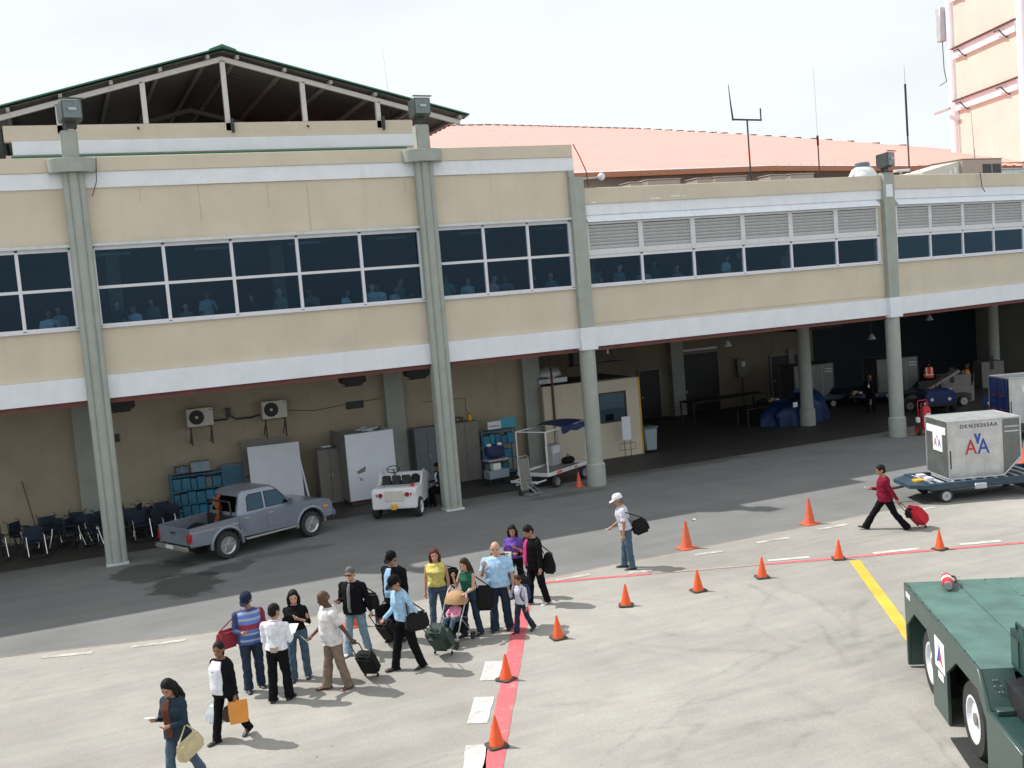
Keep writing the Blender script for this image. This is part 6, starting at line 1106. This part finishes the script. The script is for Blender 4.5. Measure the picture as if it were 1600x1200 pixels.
# 9 man in light blue shirt
p = person((5.26, 18.62), 1.80, 64, 'man in light blue long-sleeved shirt, black trousers and black cap', 'c_ltblue', 'c_blackpant', ('fwdlow', 'pull'), ((14, 4), (-10, 8)), 6, (4, 26), 'tan', ('short', 'black'), 'm', 1.0, hem=.95, hat='c_black', cuff=1.1)
paper_at(p['hr']+Vector((-.02, 0, .02)), p['rz'], 'dark phone in the hand of the light blue shirt man', (.05, .10), .2, 'black'); bag(p['W']((-.27, -.10, .92)), (.44, .20, .34), p['rz']+1.45, 'black shoulder bag on the hip of the light blue shirt man', 'bag_black', p['sl'], name='shoulder_bag')
t = suitcase(p['hl'], (6.05, 18.95), 'dark green rolling duffel behind the light blue shirt man', 'bag_green', .44, .34, .62, 'duffel', .06); MB().bb(-.05, .05, .345, .36, .25, .33).build('luggage_tag', 'yellow_paint', t); MB().bb(-.18, -.12, .345, .36, .1, .16).build('buckle', 'red_paint', t)
# 10 woman in yellow
p = person((6.53, 20.45), 1.68, 14, 'woman with red hair in yellow sleeveless top and jeans', 'c_yellow', 'c_jean', ('down', 'down'), ST2, 0, (10, 8), 'light', ('long', 'red'), 'f', 1.12, 'none', hem=.98, cuff=1.1, shoe='shoe_white'); bag(p['W']((-.27, -.12, 1.12)), (.34, .16, .34), p['rz']+.4, 'black shoulder bag behind the yellow top', 'bag_black', p['sl'], name='shoulder_bag')
# 11 woman in green with stroller
p = person((6.93, 19.72), 1.58, 40, 'woman in dark green tank top and jeans behind a stroller', 'c_green', 'c_jeandark', ('face', 'push'), ST2, 3, (0, 16), 'light', ('long', 'brown'), 'f', .98, 'none', hem=1.0, cuff=1.2); bag(p['W']((-.28, -.15, .84)), (.36, .20, .50), p['rz']+.5, 'large black carry bag between the green top and the bald man', 'bag_black', p['sl'], name='carry_bag')
t = thing('stroller', 'folding baby stroller with tan hood', 'stroller', (6.50, 19.50, 0), p['rz']+.15)
for s in (-1, 1):
    MB().tube([(s*.22, .34, .12), (s*.22, .06, .55), (s*.22, -.22, .95), (s*.22, -.34, 1.02)], .014, 7).tube([(s*.22, -.30, .12), (s*.22, .08, .52)], .013, 7).build('frame_side', 'steel', t); MB().tube([(s*.22, -.34, 1.02), (s*.20, -.40, 1.0), (s*.20, -.44, .95)], .018, 7).build('grip', 'black', t)
    for y_ in (.34, -.30): MB().lathe([(.03, -.02), (.075, -.02), (.08, 0), (.075, .02), (.03, .02)], 16, 'x', (s*.22, y_, .08)).build('wheel', 'rubber', t)
MB().add([(-.20, .22, .42), (.20, .22, .42), (.20, -.05, .36), (-.20, -.05, .36), (.20, -.22, .86), (-.20, -.22, .86)], [(0, 1, 2, 3), (3, 2, 4, 5)]).build('seat', 'bag_black', t); MB().tube([(-.22, .30, .2), (.22, .30, .2)], .012, 6).tube([(-.22, -.1, .5), (.22, -.1, .5)], .012, 6).build('cross_bar', 'steel', t); MB().bb(-.18, .18, .26, .36, .20, .22).build('footrest', 'black', t)
MB().grid(lambda u, v: (.22*math.cos(PI*(1-u)), -.16+.24*math.sin(PI*u)**.6*math.cos(math.radians(160-150*v)), .74+.26*math.sin(PI*u)**.6*math.sin(math.radians(160-150*v))), 14, 10).build('hood', 'stroller_tan', t); MB().bb(-.18, .18, -.28, -.05, .18, .34).build('basket', 'bag_black', t, bevel=.03)
b = thing('baby', 'baby in pink top and blue jeans sitting in the stroller', 'baby', (6.50, 19.50, 0), p['rz']+.15); bd = MB(); caps(bd, (0, -.05, .50), (0, -.12, .66), .085, .075, 10); bd.sph((0, -.12, .79), (.075, .085, .09), 12, 9); caps(bd, (0, -.12, .68), (0, -.12, .74), .04, .04, 8)
for s in (-1, 1): caps(bd, (s*.09, -.1, .66), (s*.13, .02, .56), .032, .026, 8); caps(bd, (s*.13, .02, .56), (s*.06, .12, .55), .026, .02, 8); bd.sph((s*.05, .13, .55), .024, 8, 6); caps(bd, (s*.06, -.03, .47), (s*.09, .18, .50), .05, .042, 8); caps(bd, (s*.09, .18, .50), (s*.09, .30, .34), .04, .032, 8); caps(bd, (s*.09, .30, .33), (s*.09, .36, .33), .03, .024, 8)
pend(bd, 'body', 'skin_light', b, .009, 3); tb = MB(); caps(tb, (0, -.05, .50), (0, -.12, .66), .098, .088, 12)
for s in (-1, 1): caps(tb, (s*.09, -.1, .66), (s*.13, .02, .57), .042, .036, 8)
pend(tb, 'shirt', 'pink', b, .011, 3); tb = MB()
for s in (-1, 1): caps(tb, (s*.06, -.04, .47), (s*.09, .18, .50), .062, .052, 10); caps(tb, (s*.09, .18, .50), (s*.09, .28, .36), .05, .042, 10)
pend(tb, 'trousers', 'c_jean', b, .011, 3); hb = MB(); hb.sph((0, -.135, .815), (.08, .085, .085), 12, 8); pend(hb, 'hair', 'hair_black', b, .011, 3)
for s in (-1, 1): MB().sph((s*.09, .37, .33), (.032, .055, .03), 10, 6).build('shoe', 'shoe_white', b)
# 13 big bald man
p = person((7.55, 19.68), 1.80, 16, 'heavy bald man in light blue T-shirt and dark jeans with straps', 'c_ltblue', 'c_jeandark', ('strap', 'down'), ((4, 0), (-4, 4)), 0, (14, 12), 'light', ('bald', 'none'), 'm', 1.24, 'short', hem=.90, cuff=1.3); backpack(p, 'black backpack on the heavy bald man', 'bag_black', .95, 1.22, -.27)
bag(p['W']((-.36, -.16, .90)), (.48, .26, .30), p['rz']+.7, 'rounded dark duffel behind the boy', 'bag_black', p['sl'], name='duffel_bag', bevel=.10)
# 14 boy
p = person((7.82, 19.25), 1.16, 44, 'small boy in pale shirt with a blue backpack and hand at his face', 'c_lav', 'c_jeandark', ('face', 'down'), ((10, 4), (-14, 16)), 2, (10, 12), 'tan', ('short', 'brown'), 'm', .95, 'long', hem=.92, cuff=1.3); backpack(p, 'blue backpack worn by the small boy', 'bag_navy', 1.05, 1.18, -.22)
# 15 woman in purple
p = person((8.72, 21.6), 1.62, 8, 'woman with long black hair in purple top holding white paper', 'c_purple', 'c_blackpant', ('hold', 'chest'), ST1, 0, (0, 14), 'tan', ('long', 'black'), 'f', 1.0, 'short', hem=.97); paper_at(p['hr']+Vector((.02, -.03, -.04)), p['rz'], 'white paper held by the purple top woman', (.14, .20), -1.2)
# 16 man with black jacket over magenta shirt
p = person((8.85, 20.82), 1.76, 58, 'man in black leather jacket over magenta shirt with head bowed', 'c_magenta', 'c_blackpant', ('hold', 'down'), ((8, 2), (-8, 6)), 3, (0, 32), 'tan', ('short', 'black'), 'm', 1.12, jacket='c_black', hem=.82, shoe='shoe_white', cuff=1.1)
MB().tube([p['o'].matrix_basis.inverted() @ q for q in (p['elr'], p['elr']*.3+p['wr']*.7)], [.062, .05], 10).build('sleeve_end', 'c_magenta', p['o'])
bag(p['W']((-.28, -.16, .92)), (.30, .16, .46), p['rz']+.4, 'long black coat bag behind the leather jacket man', 'bag_black', p['sl'], name='shoulder_bag', taper=.6)
# 17 man with white cap
p = person((11.78, 22.1), 1.80, 86, 'man in white cap, pale shirt and jeans standing alone', 'c_lav', 'c_jean', ('fwdlow', 'down'), ((5, 0), (-4, 2)), 9, (4, 16), 'tan', ('short', 'grey'), 'm', 1.02, 'short', hem=.94, hat='c_white', cuff=1.1)
bag(p['W']((-.08, -.30, .98)), (.40, .20, .36), p['rz']+1.4, 'black shoulder bag behind the white cap man', 'bag_black', p['sl'], name='shoulder_bag', rot=(0, .35)); paper_at(p['hr']+Vector((-.02, 0, -.02)), p['rz'], 'small white card in the hand of the white cap man', (.09, .13), .8)
# 18 man in maroon
p = person((18.6, 21.08), 1.76, 80, 'man in maroon shirt and black trousers striding with a red suitcase', 'c_maroon', 'c_blackpant', ('hold', 'pull'), WIDE, 4, (4, 16), 'tan', ('short', 'black'), 'm', 1.08, hem=.86, cuff=1.35)
t = suitcase(p['hl'], (19.32, 20.68), 'bright red rolling suitcase pulled by the maroon shirt man', 'red_fabric', .38, .26, .56); bag(Vector(p['hl'])*.52+Vector((19.32, 20.68, .1))*.48, (.26, .14, .22), p['rz']+1.2, 'small black bag strapped on the red suitcase handle', 'bag_black', rot=(0, .6))
paper_at(p['hr']+Vector((-.02, 0, .02)), p['rz'], 'small paper in the hand of the maroon shirt man', (.08, .12), .5)
# workers in the shaded bay
def vest(p, mat, lb, cat='vest'):
    t = thing('safety_vest', lb, cat, p['o'].location.copy(), p['rz']); t.scale = p['o'].scale; g = MB(); rs = []
    for zz, rx, ry in ((.95, .205, .165), (1.10, .195, .155), (1.25, .200, .165), (1.38, .195, .150), (1.455, .12, .10)): rs.append([p['tp']((rx*math.cos(i*2*PI/18), ry*math.sin(i*2*PI/18), zz)) for i in range(18)])
    g.rings(rs, cap=False).build('shell', mat, t); b_ = MB()
    for zz in (1.06,): b_.rings([[p['tp']((.202*math.cos(i*2*PI/18), .162*math.sin(i*2*PI/18), zz+k)) for i in range(18)] for k in (0, .05)], cap=False)
    for s in (-1, 1): b_.bb(s*.10-.025, s*.10+.025, -.172, -.168, 1.05, 1.40, Matrix.Translation((0, 0, 0))).bb(s*.10-.025, s*.10+.025, .168, .172, 1.05, 1.40)
    b_.build('reflective_strip', 'reflective', t)
p = person((35.8, 37.4), 1.8, 170, 'worker in a red safety vest seen from behind in the shaded bay', 'c_black', 'c_blackpant', skin='dark', z=.35, detail=0); vest(p, 'vest_red', 'red safety vest with pale stripes in the shaded bay')
tbox('step_box', 'low dark step under the red vest worker', 'step', 'dark_metal', (35.3, 37.0, 0), (1.0, .9, .33), -.3, extra=lambda t, d: MB().bb(.05, .95, -.01, -.001, .1, .25).build('kick_plate', 'black', t))
p = person((38.2, 37.5), 1.75, 40, 'worker in an orange and yellow vest behind the blue tractor', 'c_black', 'c_blackpant', skin='dark', detail=0); vest(p, 'vest_orange', 'orange safety vest behind the blue baggage tractor')
p = person((33.6, 31.6), 1.72, 60, 'worker in an orange top beside the curtained container', 'c_black', 'c_blackpant', ('hold', 'hold'), skin='dark', detail=0); vest(p, 'vest_orange', 'orange safety vest beside the curtained container')
p = person((32.9, 37.9), 1.78, 10, 'man in dark clothes with a white badge standing in the dark bay', 'c_black', 'c_blackpant', skin='brown', detail=0); t = thing('id_badge', 'white badge on the chest of the man in the dark bay', 'badge', p['W']((.02, .17, 1.22)), p['rz']); MB().bb(-.04, .04, -.004, .004, -.06, .06).build('card', 'paper', t); MB().tube([(0, 0, .06), (0, -.02, .2)], .006, 5).build('lanyard', 'paper', t)
p = person((11.0, 33.0), 1.72, 60, 'man in dark suit seated behind the white tractor', 'c_white', 'c_blackpant', ('hold', 'hold'), ((80, 84), (78, 80)), 8, (0, 20), 'brown', jacket='c_navy', z=.0)
t = thing('folding_chair', 'dark folding chair under the man in the dark suit', 'chair', (11.0, 33.0, 0), p['rz']); MB().bb(-.22, .22, -.22, .22, .36, .40).build('seat', 'black', t, bevel=.01); MB().bb(-.22, .22, -.26, -.22, .42, .85).build('backrest', 'black', t, bevel=.01)
for sx in (-.2, .17):
    for sy in (-.22, .18): MB().bb(sx, sx+.03, sy, sy+.03, 0, .36).build('leg', 'dark_metal', t)
# crowd behind the upper windows: bust figures standing in the hall
tmpl = [person((0, 500+i*3), 1.72, 0, 'x', 'c_white', 'c_blackpant', ('down', ('chest', 'down', 'hold')[i]), skin=('brown', 'tan', 'light')[i], hair=(('short', 'black'), ('long', 'black'), ('tied', 'brown'))[i], sex='mff'[i], detail=0, heading=PI, sleeve='short', lean=(0, 4, 0)[i], head=((-20, 5), (15, 8), (30, 0))[i])['o'] for i in range(3)]
flush()
rc = random.Random(21); used_t = set()
ordn = ('first', 'second', 'third', 'fourth', 'fifth', 'sixth')
def pane_of(x):
    for nm, ed in (('leftmost window', [-8.2, -6.33, -4.46, -2.6, -.73, .62]), ('wide left window', [1.20, 3.07, 4.95, 6.86, 8.78, 10.67]), ('three-pane window', [11.26, 12.81, 14.35, 15.86]), ('window under the louvres', e3)):
        for i, (a, b) in enumerate(zip(ed[:-1], ed[1:])):
            if a < x < b: return nm, i
    return None
crowd = [(-.1, 33.2, 'white'), (.2, 34.0, 'palesky'), (1.7, 33.4, 'navy'), (2.15, 33.0, 'palesky'), (2.75, 33.9, 'teal'), (3.6, 33.4, 'teal'), (4.3, 34.0, 'palesky'), (5.6, 33.6, 'navy'), (6.3, 33.0, 'teal'), (7.4, 33.9, 'grey'), (8.3, 33.1, 'palesky'), (9.15, 33.0, 'palesky'), (9.5, 33.6, 'white'), (9.9, 33.2, 'palesky'), (10.3, 33.9, 'teal'), (11.6, 33.0, 'teal'), (12.4, 33.3, 'palesky'), (13.4, 33.5, 'pinkish'), (14.0, 34.0, 'grey'), (14.8, 33.6, 'maroon'), (15.4, 33.3, 'teal'), (16.9, 33.2, 'teal'), (17.4, 33.8, 'palesky'), (17.9, 33.1, 'teal'), (19.1, 33.6, 'palesky'), (19.7, 33.9, 'green'), (20.3, 33.3, 'grey'), (21.3, 33.7, 'teal'), (22.2, 33.1, 'palesky'), (23.2, 33.8, 'green'), (25.2, 33.6, 'grey')]
cn = {'palesky': 'pale blue', 'teal': 'grey-green', 'pinkish': 'pink', 'navy': 'dark blue'}; seen = {}
for i, (x, y, col) in enumerate(crowd):
    src = tmpl[i % 3]; c = copy_tree(src, (x, 32.62+(y-33)*.9, 5.60+rc.uniform(-.16, .05)), PI+rc.uniform(-.9, .9)); c.scale = (rc.uniform(.94, 1.06),)*3
    for k in kids(c):
        if k.name.startswith('shirt') and k.material_slots: k.material_slots[0].link = 'OBJECT'; k.material_slots[0].material = MAT('c_'+col)
    nm, j = pane_of(x) or ('wide left window', 0); lb = 'person in %s top behind the %s pane of the %s' % (cn.get(col, col), ordn[j], nm)
    seen[lb] = seen.get(lb, 0)+1
    if seen[lb] > 1: lb = 'second ' + lb
    c['label'] = lb; c['group'] = 'people behind the upper windows'; c['category'] = 'person'
for o in tmpl:
    for k in kids(o): bpy.data.objects.remove(k)
    bpy.data.objects.remove(o)
# small litter on the asphalt
for x, y, lb in ((10.2, 23.3, 'white scrap of paper on the asphalt left of the white cap man'), (15.6, 25.3, 'tiny white scrap on the asphalt behind the tall cone')):
    t = thing('litter', lb, 'litter', (x, y, .01), .4); MB().grid(lambda u, v: (.12*u, .06*v, .01+.02*math.sin(6*u+4*v)), 5, 4).build('scrap', 'paper', t)
